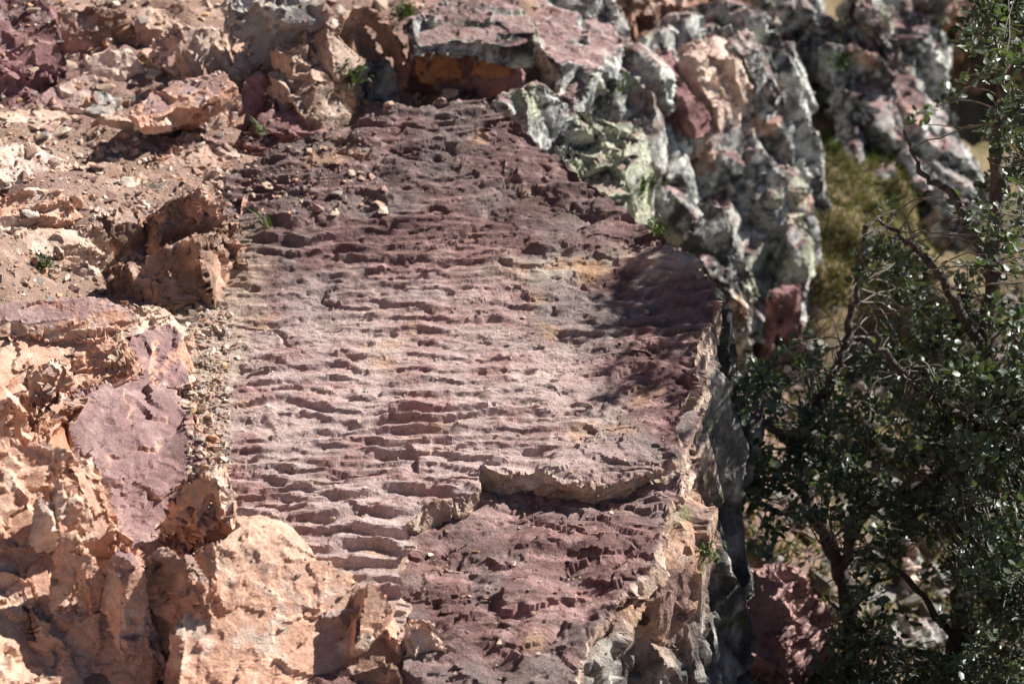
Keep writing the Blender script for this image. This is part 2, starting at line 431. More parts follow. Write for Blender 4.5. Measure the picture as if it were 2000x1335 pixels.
# ------------------------------------------------------------------ the hillside
CTRL = [(60,130,.36),(-60,250,.42),(200,300,.17),(350,330,.09),(100,380,.24),(-80,500,.35),(420,640,-.015),(430,760,-.02),(430,850,-.02),
        (50,20,.55),(300,20,.42),(520,60,.32),(740,100,.05),(800,185,-.02),(640,180,.05),(800,500,-.3),(1000,800,-.35),(900,1200,-.35),
        (250,560,.1),(200,800,.02),(200,1000,-.05),(100,1300,-.05),(600,1330,-.25),(-200,900,.2),(-300,100,.7),
        (1500,720,-1.05),(1700,1000,-1.3),(1900,1330,-1.35),(1480,1280,-1.1),(1650,420,-.74),(1620,300,-.74),(1700,280,-.78),(1780,520,-.86),
        (1900,250,-1.2),(1950,700,-1.5),(2200,900,-1.7),(1100,100,-.2),(1300,60,-.5),(1350,300,-.8),(1500,20,-.8),(1750,100,-1.0),
        (1600,520,-.8),(600,-120,.5),(1000,-120,.35),(1500,-200,-.5),(2000,-200,-1.2),(1300,1600,-.9),(700,1700,-.4),(1700,800,-1.25)]
_c3 = np.array([P(x, y, z * (.5 if y < 300 and x < 1060 else .75 if x < 520 and y < 800 and z > 0 else 1)) for x, y, z in CTRL])
def ground_z(xy):
    xy = np.asarray(xy, F); w = 0; s = 0
    for c in _c3:
        d2 = (xy[:, 0] - c[0]) ** 2 + (xy[:, 1] - c[1]) ** 2 + .01
        k = 1 / d2 ** 1.7; w = w + k; s = s + k * c[2]
    z = s / w
    far = np.maximum(0, np.hypot(xy[:, 0] - .2, xy[:, 1] - 4.8) - 2.4)
    return z + far * (-.42 * xy[:, 0] / (1 + np.abs(xy[:, 0]) * .12) * .25 + .28 * ss(0, 6, xy[:, 1] - 6) )
def build_ground():
    n = int(310 * min(1, Q + .2))
    t = np.linspace(-1, 1, n); g = (t * 2.6 + np.sign(t) * np.abs(t) ** 7 * 36).astype(F)
    X, Y = np.meshgrid(g * .9 + .25, g + 4.9); xy = np.stack([X.ravel(), Y.ravel()], 1)
    z = ground_z(xy); p = np.stack([xy[:, 0], xy[:, 1], z], 1).astype(F)
    z2 = z + .05 * fbm(p * 2.2, 4, 5) + .018 * fbm(p * 9, 4, 6)
    dish, blk, cid, e = cells(p / .09, 12, .6, .6); m = ss(-.1, .25, fbm(p * 3, 3, 9))
    q = p.copy(); q[:, 2] = 0
    z2 += (.024 * blk + .012 * dish) * (.35 + .65 * m) + .036 * facets(q * np.array([7, 10, 1], F), 3, 14) * (.4 + .6 * m) + .012 * facets(q * np.array([22, 34, 1], F), 2, 15)
    z2 += .10 * facets(q * np.array([2.1, 2.6, 1], F), 3, 16) * ss(1.15, 1.6, np.abs(p[:, 0] - .2))
    p[:, 2] = z2
    a, b, d = fbm(p * 2.5, 4, 31), fbm(p * 12, 4, 32), fbm(p * 40, 3, 33)
    c = mixc(col(EARTH, len(p)), (.42, .295, .235), ss(-.1, .4, b + .5 * d)); c = mixc(c, (.29, .185, .16), ss(-.15, .25, a) * .8)
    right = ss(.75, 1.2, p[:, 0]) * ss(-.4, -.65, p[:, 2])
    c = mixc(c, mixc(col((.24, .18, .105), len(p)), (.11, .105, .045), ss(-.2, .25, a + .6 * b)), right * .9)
    c *= (.85 + .3 * cid)[:, None]
    i = np.arange(n * n).reshape(n, n)
    f = np.stack([i[:-1, :-1], i[:-1, 1:], i[1:, 1:], i[1:, :-1]], -1).reshape(-1, 4)
    me = np_mesh('ground', p, f.ravel(), np.full(len(f), 4)); set_colour(me, c)
    o = link('ground', me, M_EARTH); o['kind'] = 'structure'; o['label'] = 'rough earth and rubble of the hillside between the rocks'
    return o
build_ground()

# ------------------------------------------------------------------ the rippled ledge: two beds over a cliff
def bend(x, y):
    t = (y - 3.88 - .08 * x) / .12
    return (.23 * .12 * np.log1p(np.exp(np.clip(t, -40, 40)))).astype(F)
def PB(x, y, z):                                       # on the bent bed, z above it
    zz = z
    for _ in range(8):
        p = P(x, y, zz); zz = z + float(bend(np.array([p[0]], F), np.array([p[1]], F))[0])
    p = P(x, y, zz); return np.array([p[0], p[1], z])
def train(x, y, warp, lam, seed, o):
    ph = (y + warp) / lam; s = ph - np.floor(ph); row = np.floor(ph)
    pk = .26 + .12 * perlin(np.stack([x * 9, row * 2.7, o], 1), seed + 7)
    up = .5 - .5 * np.cos(np.pi * np.clip(s / pk, 0, 1)); dn = .5 + .5 * np.cos(np.pi * np.clip((s - pk) / (1 - pk), 0, 1))
    r = np.where(s < pk, up, dn) ** 1.4
    along = perlin(np.stack([x * 7, row * 3.3, o], 1), seed + 3) + .8 * perlin(np.stack([x * 18, row * 5.1, o], 1), seed + 4)
    return r * np.clip(.85 + .5 * along, .32, 1.3)
def ripple(p, seed, lumpy, amt):
    """height of the rippled bedding surface; lumpy 0..1 breaks the crests into knobs"""
    x, y = p[:, 0], p[:, 1]; o = np.zeros(len(p), F)
    L = np.stack([x * .9, y * 1.1, o], 1)
    warp = .07 * fbm(L * 1.3, 2, seed) + .052 * fbm(L * 4.0, 2, seed + 1) + .020 * perlin(L * np.array([12, 17, 1], F), seed + 2)
    tilt = -.06 * x - .26 * ss(3.9, 5, y) * x
    r1 = train(x, y, tilt + warp, .050, seed, o); r2 = train(x, y, tilt * 2 - .7 * warp + .12 * x, .035, seed + 30, o)
    m = ss(-.2, .3, fbm(L * 1.8, 2, seed + 5))
    h = (.024 * r1 * (1 - .7 * m) + .018 * r2 * m) * (1 - .45 * ss(3.5, 3.6, y) * ss(3.95, 3.8, y) * ss(.3, .1, x)) * (.42 + .60 * ss(-.3, .25, fbm(L * 2.1, 3, seed + 19))) * (1 - .72 * lumpy)
    knob = cells(np.stack([x / .085, y / .070, o + .5], 1) + .5 * np.stack([perlin(L * 9, seed + 8), perlin(L * 9, seed + 9), o], 1), seed + 6, .9, .8)
    h += lumpy * .030 * (.30 - knob[0]) + lumpy * .010 * facets(np.stack([x * 16, y * 18, o], 1), 2, seed + 61)
    fl = cells(np.stack([x / .17, y / .085, o + .5], 1) + .4 * np.stack([perlin(L * 7, seed + 11), perlin(L * 7, seed + 12), o], 1), seed + 10, .25, .8)
    h += .010 * fl[1] * ss(-.1, .3, fbm(L * 3, 2, seed + 13))       # thin flakes spalled off
    h += .008 * fbm(p * np.array([9, 14, 9], F), 4, seed + 14) + .0065 * fbm(p * np.array([22, 50, 30], F), 3, seed + 15)
    pit = ss(.20, .40, fbm(L * np.array([14, 20, 1], F), 2, seed + 16)); h -= .007 * pit
    ck = np.abs(fbm(L * np.array([1.5, 2.6, 1], F), 4, seed + 17)); reg = ss(.0, .25, fbm(L * 1.1, 2, seed + 18) + .1)
    h -= .012 * ss(.016, .003, ck) * reg
    return h * amt, fl[2], knob[2]
def slab_colour(p, n, seed, cid, kid, lower):
    x, y, z = p[:, 0], p[:, 1], p[:, 2]; N = len(p)
    a = fbm(p * 1.6, 3, seed + 20); b = fbm(p * 8, 4, seed + 21); d = fbm(p * 38, 3, seed + 22); e = fbm(p * np.array([5, 22, 5], F), 4, seed + 23)
    dusty = ss(.22, -.15, x - .10 + .25 * a) * ss(4.02, 3.68, y + .3 * a)
    dusty = np.clip(dusty + .55 * ss(3.9, 3.5, y) * ss(.35, .1, x), 0, 1)
    if lower: dusty = .45 * ss(-.2, .3, a + b)
    base = mixc(col((.195, .105, .096), N), MAROON, ss(-.15, .3, b + .6 * a))
    base = mixc(base, (.36, .20, .185), ss(.0, .35, e + .3 * d))
    base = mixc(base, (.215, .18, .165), ss(-.08, .25, fbm(p * 4, 4, seed + 25)) * .8)     # grey crust
    base = mixc(base, (.135, .085, .078), .45 * ss(3.85, 4.25, y + .2 * a))                # darker towards the far half
    dst = mixc(col(DUST, N), PINK, ss(-.1, .35, b + .5 * e)); dst = mixc(dst, (.57, .45, .385), ss(.1, .4, e + .4 * d) * .6)
    c = base * (1 - dusty[:, None]) + dst * dusty[:, None]
    c = mixc(c, DUST, ss(.05, .4, d + .5 * e) * .34 * ss(.75, .95, n[:, 2]))               # dust on the flats
    crumb = ss(.09, .0, np.abs(y - 4.0 - .12 * x)) * ss(-.2, .1, x) * ss(-.2, .15, fbm(p * 6, 3, seed + 26) + .1)
    c = mixc(c, mixc(col((.48, .40, .33), N), (.50, .30, .17), ss(-.1, .3, b)), crumb * .8)
    c = mixc(c, (.47, .30, .19), ss(.30, .45, fbm(p * 6, 3, seed + 27)) * .6)              # bare orange scars
    gul = ss(-.56, -.66, x + .08 * a + .05 * b) * ss(4.25, 4.0, y) * ss(3.1, 3.3, y)
    c = mixc(c, mixc(col((.46, .35, .26), N), (.56, .45, .36), ss(-.1, .3, d)), gul * .85)     # earth washed along the left side
    return c * (.78 + .20 * cid + .26 * kid)[:, None]
def side_colour(p, n, seed):
    N = len(p); st = p * np.array([11, 11, 2.6], F)
    k = fbm(st, 5, seed, .6); a = fbm(p * 3, 3, seed + 1); b = fbm(p * np.array([24, 24, 6], F), 4, seed + 2)
    g = mixc(col((.24, .22, .20), N), (.50, .47, .42), ss(-.05, .3, b)); g = mixc(g, DGRAY, ss(-.05, .15, k) * .92)
    t = mixc(col((.56, .45, .36), N), (.48, .29, .20), ss(-.1, .3, a + .5 * b)); t = mixc(t, (.24, .155, .135), ss(-.03, .2, k) * .85)
    w = ss(-.13, -.03, p[:, 2] - bend(p[:, 0], p[:, 1]) + .14 * k + .09 * a)               # pale fresh rock along the lip
    near = ss(3.8, 3.45, p[:, 1] + .3 * a) * ss(2.85, 3.1, p[:, 1]) * ss(-.34, -.06, p[:, 2] + .4 * a + .2 * k)
    w = np.clip(w + near, 0, 1)[:, None]
    c = g * (1 - w) + t * w
    return mixc(c, (.10, .13, .04), ss(.36, .45, fbm(p * 7, 3, seed + 6)) * .7)

ledge = bpy.data.objects.new('rock_ledge', None); COL.objects.link(ledge); ledge.location = (.1, 3.9, -1.3)
tag(ledge, 'broad purple rock ledge with ripple marks and a sheer grey side', 'rock ledge')
UP = [(600,275),(640,257),(740,232),(850,205),(945,197),(962,222),(928,240),(932,284),(985,302),(998,360),(1058,385),(1130,415),(1230,450),(1300,488),
      (1360,520),(1390,552),(1402,585),(1378,650),(1356,720),(1342,775),(1302,786),(1322,840),(1330,880),(1290,905),(1218,930),(1160,946),(1100,936),
      (1058,924),(1012,922),(985,934),(940,932),(936,962),(900,978),(858,982),(820,1005),(796,1030),(800,1062),(776,1105),(790,1150),(770,1215),(560,1200),
      (400,1050),(330,900),(310,760),(330,640),(380,560),(420,480),(440,400),(440,350),(500,310)]
LOW = [(560,295),(950,200),(1050,390),(1230,452),(1385,545),(1408,590),(1386,690),(1362,790),(1350,880),(1332,955),(1304,1010),(1284,1080),(1250,1130),(1202,1200),
       (1150,1250),(1116,1340),(1060,1480),(700,1480),(560,1300),(380,1050),(320,760),(430,380)]
WALL = [(560,295),(950,200),(1050,392),(1230,456),(1380,548),(1414,600),(1398,700),(1378,800),(1374,900),(1372,1000),(1345,1060),(1308,1110),(1258,1200),(1205,1300),
        (1145,1420),(1085,1560),(900,1560),(600,1350),(380,1050),(320,760),(430,380)]
def part_bed(name, poly, z, thick, lumpy_f, seed, lower, voxel, flare=0.):
    t = np.array([PB(x, y, z) for x, y in poly]); b = t.copy(); b[:, 2] -= thick
    v, f = solid([(t, b)], voxel)
    zt = z; v = smooth(v, f, 1); n = normals(v, f)
    topm = ss(.3, .75, n[:, 2]); L = v * 1.0
    lump = lumpy_f(v)
    h, cid, kid = ripple(v, seed, lump, 1.0)
    # broken outline of the bed
    side = 1 - ss(.2, .7, np.abs(n[:, 2]))
    e1 = cells(v / np.array([.10, .10, .05], F), seed + 44, .9, .6); e2 = cells(v / .035, seed + 45, .9, .5)
    d = side * (.020 * e1[1] + .010 * e1[0] + .007 * e2[1] + .012 * fbm(v * 12, 3, seed + 46))
    v2 = v + n * d[:, None]; v2[:, 2] += h * ss(z - thick * .8, z - .004, v[:, 2])
    n2 = normals(v2, f)
    cm = np.clip(lump + .12 * ss(0, .3, fbm(v2 * 3, 2, seed + 51)), 0, 1)
    v2, k1 = chisel(v2, n2, .050, .20, seed + 52, .75, 0, (1.3, .9, 1), .8, .004, cm); n2 = normals(v2, f)
    v2, k2 = chisel(v2, n2, .021, .16, seed + 53, .6, 0, (1.3, .8, 1), .8, .0016, ss(-.2, .3, fbm(v2 * 6, 2, seed + 48)) * (.35 + .65 * cm)); n2 = normals(v2, f)
    v2 = v2 + n2 * (.0022 * fbm(v2 * np.array([60, 110, 60], F), 3, seed + 54) - .004 * ss(.28, .45, fbm(v2 * np.array([26, 40, 26], F), 2, seed + 55)))[:, None]
    kid = .5 * kid + .3 * k1 + .2 * k2
    n3 = normals(smooth(v2, f, 1), f)
    c = slab_colour(v2, n3, seed, cid, kid, lower)
    sc = mixc(mixc(col((.51, .36, .27), len(v)), CREAM, ss(-.1, .3, fbm(v * 20, 3, seed + 49))), BROWN, ss(0, .3, fbm(v * np.array([9, 9, 30], F), 3, seed + 50)) * .8)
    w = (side * ss(-.3, .1, .6 - n3[:, 2]))[:, None]
    c = c * (1 - w) + sc * w
    v2[:, 2] += bend(v2[:, 0], v2[:, 1])
    return finish(name, v2.astype(F), f, c, M_SLAB, ledge, None) if False else _fin(name, v2, f, c, n, z - thick)
def in_poly(x, y, poly):
    r = np.zeros(len(x), bool); j = len(poly) - 1
    for i in range(len(poly)):
        (xi, yi), (xj, yj) = poly[i], poly[j]
        r ^= ((yi > y) != (yj > y)) & (x < (xj - xi) * (y - yi) / (yj - yi + 1e-12) + xi); j = i
    return r
_upw = np.array([PB(x, y, 0)[:2] for x, y in UP]); _upc = np.array([-.1, 4.0]); COVER = _upc + (_upw - _upc) * .84
def _fin(name, v, f, c, n, zb):
    keep = ~((n[f].mean(1)[:, 2] < -.6))
    if zb < -.1: m = v[f].mean(1); keep &= ~(in_poly(m[:, 0], m[:, 1], COVER) & (m[:, 1] > 3.5))     # lies under the upper bed
    f = f[keep]; used = np.zeros(len(v), bool); used[f.ravel()] = True
    idx = np.cumsum(used) - 1
    return finish(name, v[used].astype(F), idx[f].astype(np.int32), c[used], M_SLAB, ledge)
def lump_up(v):
    x, y = v[:, 0], v[:, 1]; a = fbm(v * np.array([1.7, 1.7, 0], F), 3, 301)
    r = ss(-.25, .2, x + .5 * a) * ss(3.75, 4.15, y + .4 * a)
    r = np.maximum(r, .75 * ss(.05, .3, a) )
    return np.clip(.06 + .84 * r, 0, 1)
part_bed('upper_bed', UP, 0.0, .075, lump_up, 11, False, .0041)
part_bed('lower_bed', LOW, -.062, .10, lambda v: np.full(len(v), .95, F), 57, True, .0044)
def wall():
    t = np.array([PB(x, y, -.10) for x, y in WALL]); b = t.copy(); b[:, 2] = -1.35
    ctr = np.array([0, 4.0]); dv = t[:, :2] - ctr; dv /= np.linalg.norm(dv, axis=1)[:, None]
    b[:, :2] += dv * .17
    v, f = solid([(t, b)], .0100)
    v = smooth(v, f, 4); n = normals(smooth(v, f, 6), f); side = 1 - ss(.4, .8, np.abs(n[:, 2]))
    q = v * np.array([1, 1, .28], F)
    k1 = cells(q / np.array([.11, .16, .11], F), 71, .9, .6); k2 = cells(q / .035, 72, .9, .5)
    cr = fbm(q * 9, 4, 73, ridge=True)
    d = side * (.060 * k1[1] + .045 * k1[0] - .04 * ss(.14, .0, k1[3]) + .010 * k2[1] + .010 * k2[0] + .020 * fbm(q * 6, 4, 74) - .02 * ss(.7, .95, cr))
    v2, f = remesh(smooth(v + n * d[:, None], f, 1), f, .0100); v2 = smooth(v2, f, 1); n2 = normals(smooth(v2, f, 3), f)
    v2, _k = chisel(v2, n2, .06, .30, 79, .8, 0, (1, 1, 2.4), 1.2, .008); n2 = normals(v2, f)
    v2 = v2 + n2 * (.010 * fbm(v2 * np.array([40, 40, 12], F), 3, 75))[:, None]
    c = side_colour(v2, n2, 77); v, n = v2.copy(), n2
    v2[:, 2] += bend(v2[:, 0], v2[:, 1])
    m = v[f].mean(1); keep = ~(in_poly(m[:, 0], m[:, 1], COVER) & (n[f].mean(1)[:, 2] > .6)) & (n[f].mean(1)[:, 2] > -.6) & (v[f].mean(1)[:, 0] > -.1)
    f = f[keep]; used = np.zeros(len(v), bool); used[f.ravel()] = True; idx = np.cumsum(used) - 1
    o = finish('cliff_side', v2[used].astype(F), idx[f].astype(np.int32), c[used], M_CLIFF, ledge)
    o['label'] = 'sheer grey streaked side of the ledge with a pale lip'
wall()
rock('corner_block', 'cream angular block broken at the far corner of the ledge',
     [(966,286,.16),(984,260,.17),(1000,240,.175),(1013,246,.165),(1014,300,.145),(1004,354,.115)],
     [(955,330,-.1),(975,300,-.1),(1038,262,.04),(1054,305,.0),(1062,365,-.03),(1060,400,-.05)],
     style='block', kind='cream', parent=ledge, amp=.8)
rock('corner_block', None, [(900,236,.205),(918,212,.215),(950,205,.215),(968,232,.20),(978,266,.18),(962,276,.18),(930,262,.19)], thick=.25, flare=.0, style='block', kind='cream', parent=ledge, amp=.4)

# ------------------------------------------------------------------ rocks on the slope left of the ledge
def R(*a, **k): return rock('rock', *a, **k)
def B(*a, **k): return rock('rock_bed', *a, **k)
B('long purple rock bed with bright orange broken edge beside the gravel gully',
  [(150,738,.17),(240,716,.16),(325,736,.12),(362,762,.10),(392,805,.08),(408,875,.06),(425,905,.07),(335,960,.07),(310,1010,.06),(350,1060,.05),(415,1130,.03),(300,1150,.03),(215,1050,.05),(180,930,.09),(110,850,.14),(105,795,.17)],
  thick=.16, style='bed', kind='purple')
R('broken block with a brown hollow and a bright right edge above the orange plane',
  [(412,886,.24),(442,898,.22),(456,930,.19),(480,985,.12),(452,1028,.08),(375,1042,.07),(296,1006,.10),(338,952,.18),(360,915,.22)],
  thick=.22, style='block', kind='purple', amp=1.1)
R('big lumpy orange rock mass in the bottom left corner',
  [(-80,850,.27),(0,862,.24),(90,853,.25),(132,868,.25),(152,900,.20),(216,945,.18),(226,1000,.15),(222,1050,.12),(272,1110,.10),(302,1170,.07),(302,1240,.03),(262,1335,-.03),(200,1440,-.1),(-80,1440,.0)],
  thick=.3, style='lump', kind='orange', amp=1.2)
R('broad flat orange rock face sloping to the camera beside the ledge',
  [(474,1008,.085),(560,1038,.08),(640,1088,.065),(705,1112,.055),(784,1182,.04),(802,1232,.01),(770,1262,-.01),(690,1292,-.03),(560,1340,-.02),(500,1400,-.04),(320,1400,.0),(345,1240,.05),(408,1130,.085),(400,1062,.10)],
  thick=.25, style='plane', kind='orange')
R('grey-purple hump with a dark hollow between the orange rocks',
  [(285,1090,.15),(335,1062,.17),(398,1108,.15),(416,1142,.12),(372,1162,.10),(300,1195,.05),(262,1150,.10)], thick=.2, style='lump', kind='brown')
R('long dark-sided sliver of rock at the bottom edge', [(590,1328,-.05),(690,1285,-.02),(772,1262,0.0),(792,1292,-.03),(700,1345,-.06),(640,1372,-.08)], thick=.14, style='block', kind='brown')
R('rounded tan rock at the foot of the orange face', [(790,1214,.02),(832,1208,.02),(870,1258,-.02),(868,1300,-.05),(815,1340,-.08),(782,1285,-.03)], thick=.14, style='lump', kind='orange')
R('pale knob of rock at the bottom edge beside the lower bed', [(800,1330,-.06),(850,1305,-.05),(880,1340,-.08),(850,1400,-.12),(790,1400,-.12)], thick=.1, style='lump', kind='tan')
R('pale wedge chip standing on the orange mass', [(118,1040,.22),(160,1030,.22),(176,1060,.18),(168,1130,.12),(128,1142,.11),(104,1092,.18)], thick=.12, style='block', kind='orange', amp=.6)
R('square orange chip with a dark hole on the orange mass', [(96,935,.29),(150,918,.29),(160,955,.25),(120,985,.22),(98,968,.25)], thick=.10, style='block', kind='orange', amp=.6)
R('thin upright pale splinter of rock on the orange mass', [(62,950,.29),(84,945,.29),(98,985,.23),(86,1000,.21),(70,980,.25)], thick=.1, style='block', kind='cream', amp=.5)
R('arched orange rim of rock at the top of the orange mass', [(92,868,.33),(128,862,.33),(152,890,.28),(150,915,.24),(136,905,.27),(120,880,.30),(100,890,.29)], thick=.14, style='block', kind='orange', amp=.6)
R('orange block end with purple stain low at the left', [(205,1080,.16),(240,1065,.16),(285,1130,.11),(305,1200,.05),(285,1235,.02),(245,1170,.10)], thick=.12, style='block', kind='purple', amp=.8)
B('tan and orange rock bed under the purple flat slab at the left edge',
  [(-80,610,.37),(0,612,.34),(60,622,.33),(180,642,.29),(242,662,.25),(270,690,.20),(256,716,.17),(200,730,.17),(130,716,.21),(60,722,.25),(0,752,.27),(-80,770,.30)], thick=.17, style='bed', kind='orange')
B('smooth flat purple slab jutting from the left edge', [(-60,605,.40),(20,592,.38),(70,578,.38),(180,571,.35),(216,585,.33),(250,606,.29),(150,624,.32),(90,626,.33),(30,622,.36),(-60,640,.38)], thick=.06, style='bed', kind='purple', amp=.7)
B('thin layered tan ledge below the brown boulders', [(205,625,.22),(270,606,.20),(335,600,.16),(362,640,.11),(338,662,.10),(268,655,.16)], thick=.12, style='bed', kind='tan')
R('row of small purple rocks bordering the gravel gully', [(250,642,.17),(330,636,.14),(346,680,.11),(378,715,.07),(378,762,.03),(330,748,.07),(268,722,.13)], thick=.14, style='lump', kind='purple')
R('pale orange block with one dark side near the left edge', [(58,722,.33),(118,688,.33),(138,700,.30),(126,752,.23),(86,774,.21),(54,748,.28)], thick=.16, style='block', kind='orange', amp=.6)
R('orange block with shadowed front cut off by the left edge', [(-60,745,.38),(28,752,.35),(52,785,.30),(44,838,.23),(0,862,.23),(-60,850,.28)], thick=.2, style='block', kind='orange', amp=.7)
R('brown flaky rock between the purple bed and orange blocks', [(90,790,.20),(150,750,.20),(170,765,.19),(150,810,.15),(80,860,.18),(60,845,.20)], thick=.14, style='block', kind='brown')
# brown boulder cluster
R('peaked brown boulder with a lit crest above the boulder cluster', [(262,425,.20),(330,372,.30),(412,344,.37),(436,362,.33),(468,418,.20),(452,452,.15),(330,456,.20)], thick=.25, style='block', kind='brown', amp=1.0)
R('rust brown boulder in the middle of the boulder cluster', [(285,500,.23),(300,470,.27),(392,452,.29),(440,432,.24),(466,452,.17),(460,490,.12),(422,505,.13),(424,548,.05),(372,588,.02),(318,560,.09)], thick=.25, style='block', kind='brown')
R('shadowed brown boulder at the left of the boulder cluster', [(182,548,.14),(236,494,.24),(292,512,.21),(332,556,.12),(322,604,.02),(250,606,.05),(208,590,.09)], thick=.25, style='block', kind='brown')
R('low pale rock where the boulders meet the ledge', [(280,560,.11),(345,560,.07),(388,592,.02),(360,625,.0),(300,615,.04)], thick=.1, style='lump', kind='tan')
R('purple rock plate with a pale edge touching the ledge', [(462,388,.14),(500,376,.13),(531,388,.11),(520,430,.08),(505,482,.04),(472,486,.05),(452,440,.11)], thick=.16, style='bed', kind='purple')
R('rounded knobbly rock above the purple plate', [(400,330,.17),(430,318,.17),(458,345,.13),(470,380,.10),(440,372,.12),(410,352,.14)], thick=.14, style='lump', kind='cream')
B('flat tan slab at the left edge above the gravel', [(-60,372,.37),(90,368,.33),(134,380,.30),(104,414,.27),(0,424,.29),(-60,430,.31)], thick=.08, style='bed', kind='orange')
R('pale smooth boulder left of the brown cluster', [(150,440,.26),(200,428,.25),(216,455,.21),(196,482,.17),(150,480,.19)], thick=.14, style='lump', kind='tan', amp=.7)
B('tan rock shelf below the flat tan slab', [(-60,450,.33),(60,436,.29),(150,450,.24),(190,490,.17),(130,520,.17),(40,500,.24),(-60,510,.28)], thick=.13, style='bed', kind='tan')
R('rounded tan rock beside a green sprig', [(30,535,.24),(70,520,.23),(84,560,.17),(60,585,.15),(20,575,.19)], thick=.13, style='lump', kind='tan', amp=.7)
R('dusty tan outcrop left of the shadowed brown boulder', [(95,520,.20),(170,500,.20),(200,530,.15),(170,570,.11),(100,570,.15)], thick=.12, style='lump', kind='tan')
# top left
B('big boulder with a purple cap overhanging a dark shadow', [(240,205,.52),(285,165,.53),(380,135,.52),(450,146,.48),(480,180,.42),(462,198,.40),(390,192,.43),(300,215,.45),(256,232,.45)],
  thick=.10, flare=.0, style='bed', kind='purple',
  extra=[([(262,222,.42),(300,180,.45),(440,160,.42),(472,190,.37),(452,212,.34),(280,262,.33)], [(300,230,.1),(330,190,.1),(440,170,.1),(462,190,.1),(440,215,.12),(300,262,.14)], 0, 0)])
R('crumbly tan rocks heaped under the big capped boulder', [(180,240,.28),(250,235,.28),(268,262,.22),(270,285,.17),(200,280,.20)], thick=.15, style='lump', kind='tan')
R('pale outcrop beside the grassy patch', [(62,192,.40),(110,150,.43),(170,124,.43),(216,148,.38),(212,182,.32),(150,202,.32),(84,218,.33)], thick=.16, style='lump', kind='cream')
R('block with a dark red left face and white right face', [(150,100,.50),(212,80,.52),(264,88,.47),(268,124,.39),(205,142,.38),(158,124,.43)], thick=.15, style='block', kind='cream', amp=.7)
R('peaked rock with a lit tan triangle face', [(285,70,.52),(350,50,.55),(405,34,.58),(436,46,.53),(452,78,.44),(440,108,.37),(355,122,.38),(290,108,.44)], thick=.2, style='block', kind='tan', amp=.8)
R('reddish brown block at the top edge', [(110,24,.60),(190,-5,.63),(250,18,.58),(258,56,.49),(205,70,.48),(140,62,.52)], thick=.15, style='block', kind='brown', amp=.8)
R('stack of pink angular blocks in the top left corner', [(-80,-40,.85),(70,-40,.80),(88,10,.72),(108,45,.65),(94,76,.58),(40,100,.58),(-10,118,.58),(-80,120,.62)], thick=.25, style='block', kind='maroon', amp=1.1)
R('square purple rock right of the big capped boulder', [(462,150,.34),(528,138,.32),(550,160,.28),(546,190,.22),(492,214,.20),(462,200,.26)], thick=.15, style='block', kind='maroon', amp=.8)
B('flat purple plate with a long crack behind the ledge', [(486,236,.18),(540,202,.23),(598,204,.21),(646,246,.13),(596,262,.10),(510,262,.12)], thick=.10, style='bed', kind='maroon', amp=.7)
B('low maroon shelf below the cracked purple plate', [(456,268,.14),(520,256,.13),(600,262,.11),(560,290,.07),(480,296,.08)], thick=.10, style='bed', kind='maroon', amp=.8)
R('cream rocks scattered left of the rippled far corner', [(330,268,.20),(400,252,.20),(450,262,.16),(470,300,.11),(400,320,.11),(340,300,.15)], thick=.12, style='lump', kind='cream')
R('tall tan rock face with upright streaks behind the purple plate', [(535,85,.50),(600,62,.50),(660,66,.44),(700,90,.36),(690,112,.32),(600,120,.36)], [(530,230,.10),(590,150,.05),(690,150,.0),(712,170,.0),(680,215,.02),(600,258,.05)], style='cliff', kind='tan')
R('grey mossy foot of the tall tan rock face', [(640,150,.20),(690,130,.20),(705,170,.12),(695,205,.06),(655,220,.06)], thick=.15, style='lump', kind='pinkgray')
R('dark hollowed rocks at the top edge', [(425,15,.68),(500,-30,.76),(640,-30,.70),(650,30,.56),(600,62,.50),(520,50,.53),(450,62,.52)], thick=.35, style='dark', kind='pinkgray')
R('brown rock with a grey crown at the top edge', [(640,25,.58),(700,5,.58),(770,25,.50),(790,62,.40),(740,75,.38),(660,70,.44)], thick=.3, style='dark', kind='brown')
R('white rock at the mouth of the dark hollow', [(700,108,.30),(745,90,.30),(772,112,.25),(760,140,.18),(715,150,.17)], thick=.2, style='lump', kind='gray')
# background middle
R('overhanging grey rock cap with orange underside behind the ledge', [(780,60,.44),(850,5,.46),(990,-10,.44),(1060,40,.38),(1052,92,.30),(1000,80,.35),(920,72,.39),(810,84,.41)], thick=.12, flare=-.01, style='dark', kind='gray', amp=.6)
R('orange rust-faced block below the overhanging cap', [(800,104,.30),(860,92,.30),(905,96,.28),(905,114,.24),(840,124,.24),(805,122,.26)], thick=.12, flare=0, style='block', kind='rust', amp=.4, seed=5)
R('deep orange block tucked under the overhanging cap', [(912,92,.30),(985,92,.27),(998,108,.24),(960,118,.24),(918,114,.25)], thick=.12, flare=0, style='block', kind='rust', amp=.4, seed=77)
R('shadowed brown wall under the overhanging cap', [(790,98,.28),(880,90,.28),(1010,95,.24),(1020,120,.18),(900,125,.2),(800,130,.2)], [(780,150,-.1),(880,110,-.1),(1020,120,-.1),(1030,185,-.12),(900,195,-.1),(790,195,-.08)], style='dark', kind='maroon', amp=.6)
R('grey knobbly outcrop just behind the far corner of the ledge', [(958,195,.34),(1000,155,.42),(1062,150,.36),(1090,185,.22),(1080,225,.08),(1010,245,.2),(965,225,.28)], thick=.3, style='dark', kind='gray', amp=.8)
R('grey rock slope with dark pits at the top middle', [(1005,25,.02),(1100,-30,-.05),(1190,-20,-.06),(1230,60,-.07),(1200,130,-.04),(1145,200,-.02),(1090,180,.02),(1040,100,.02)], thick=.4, style='dark', kind='gray', amp=.9)
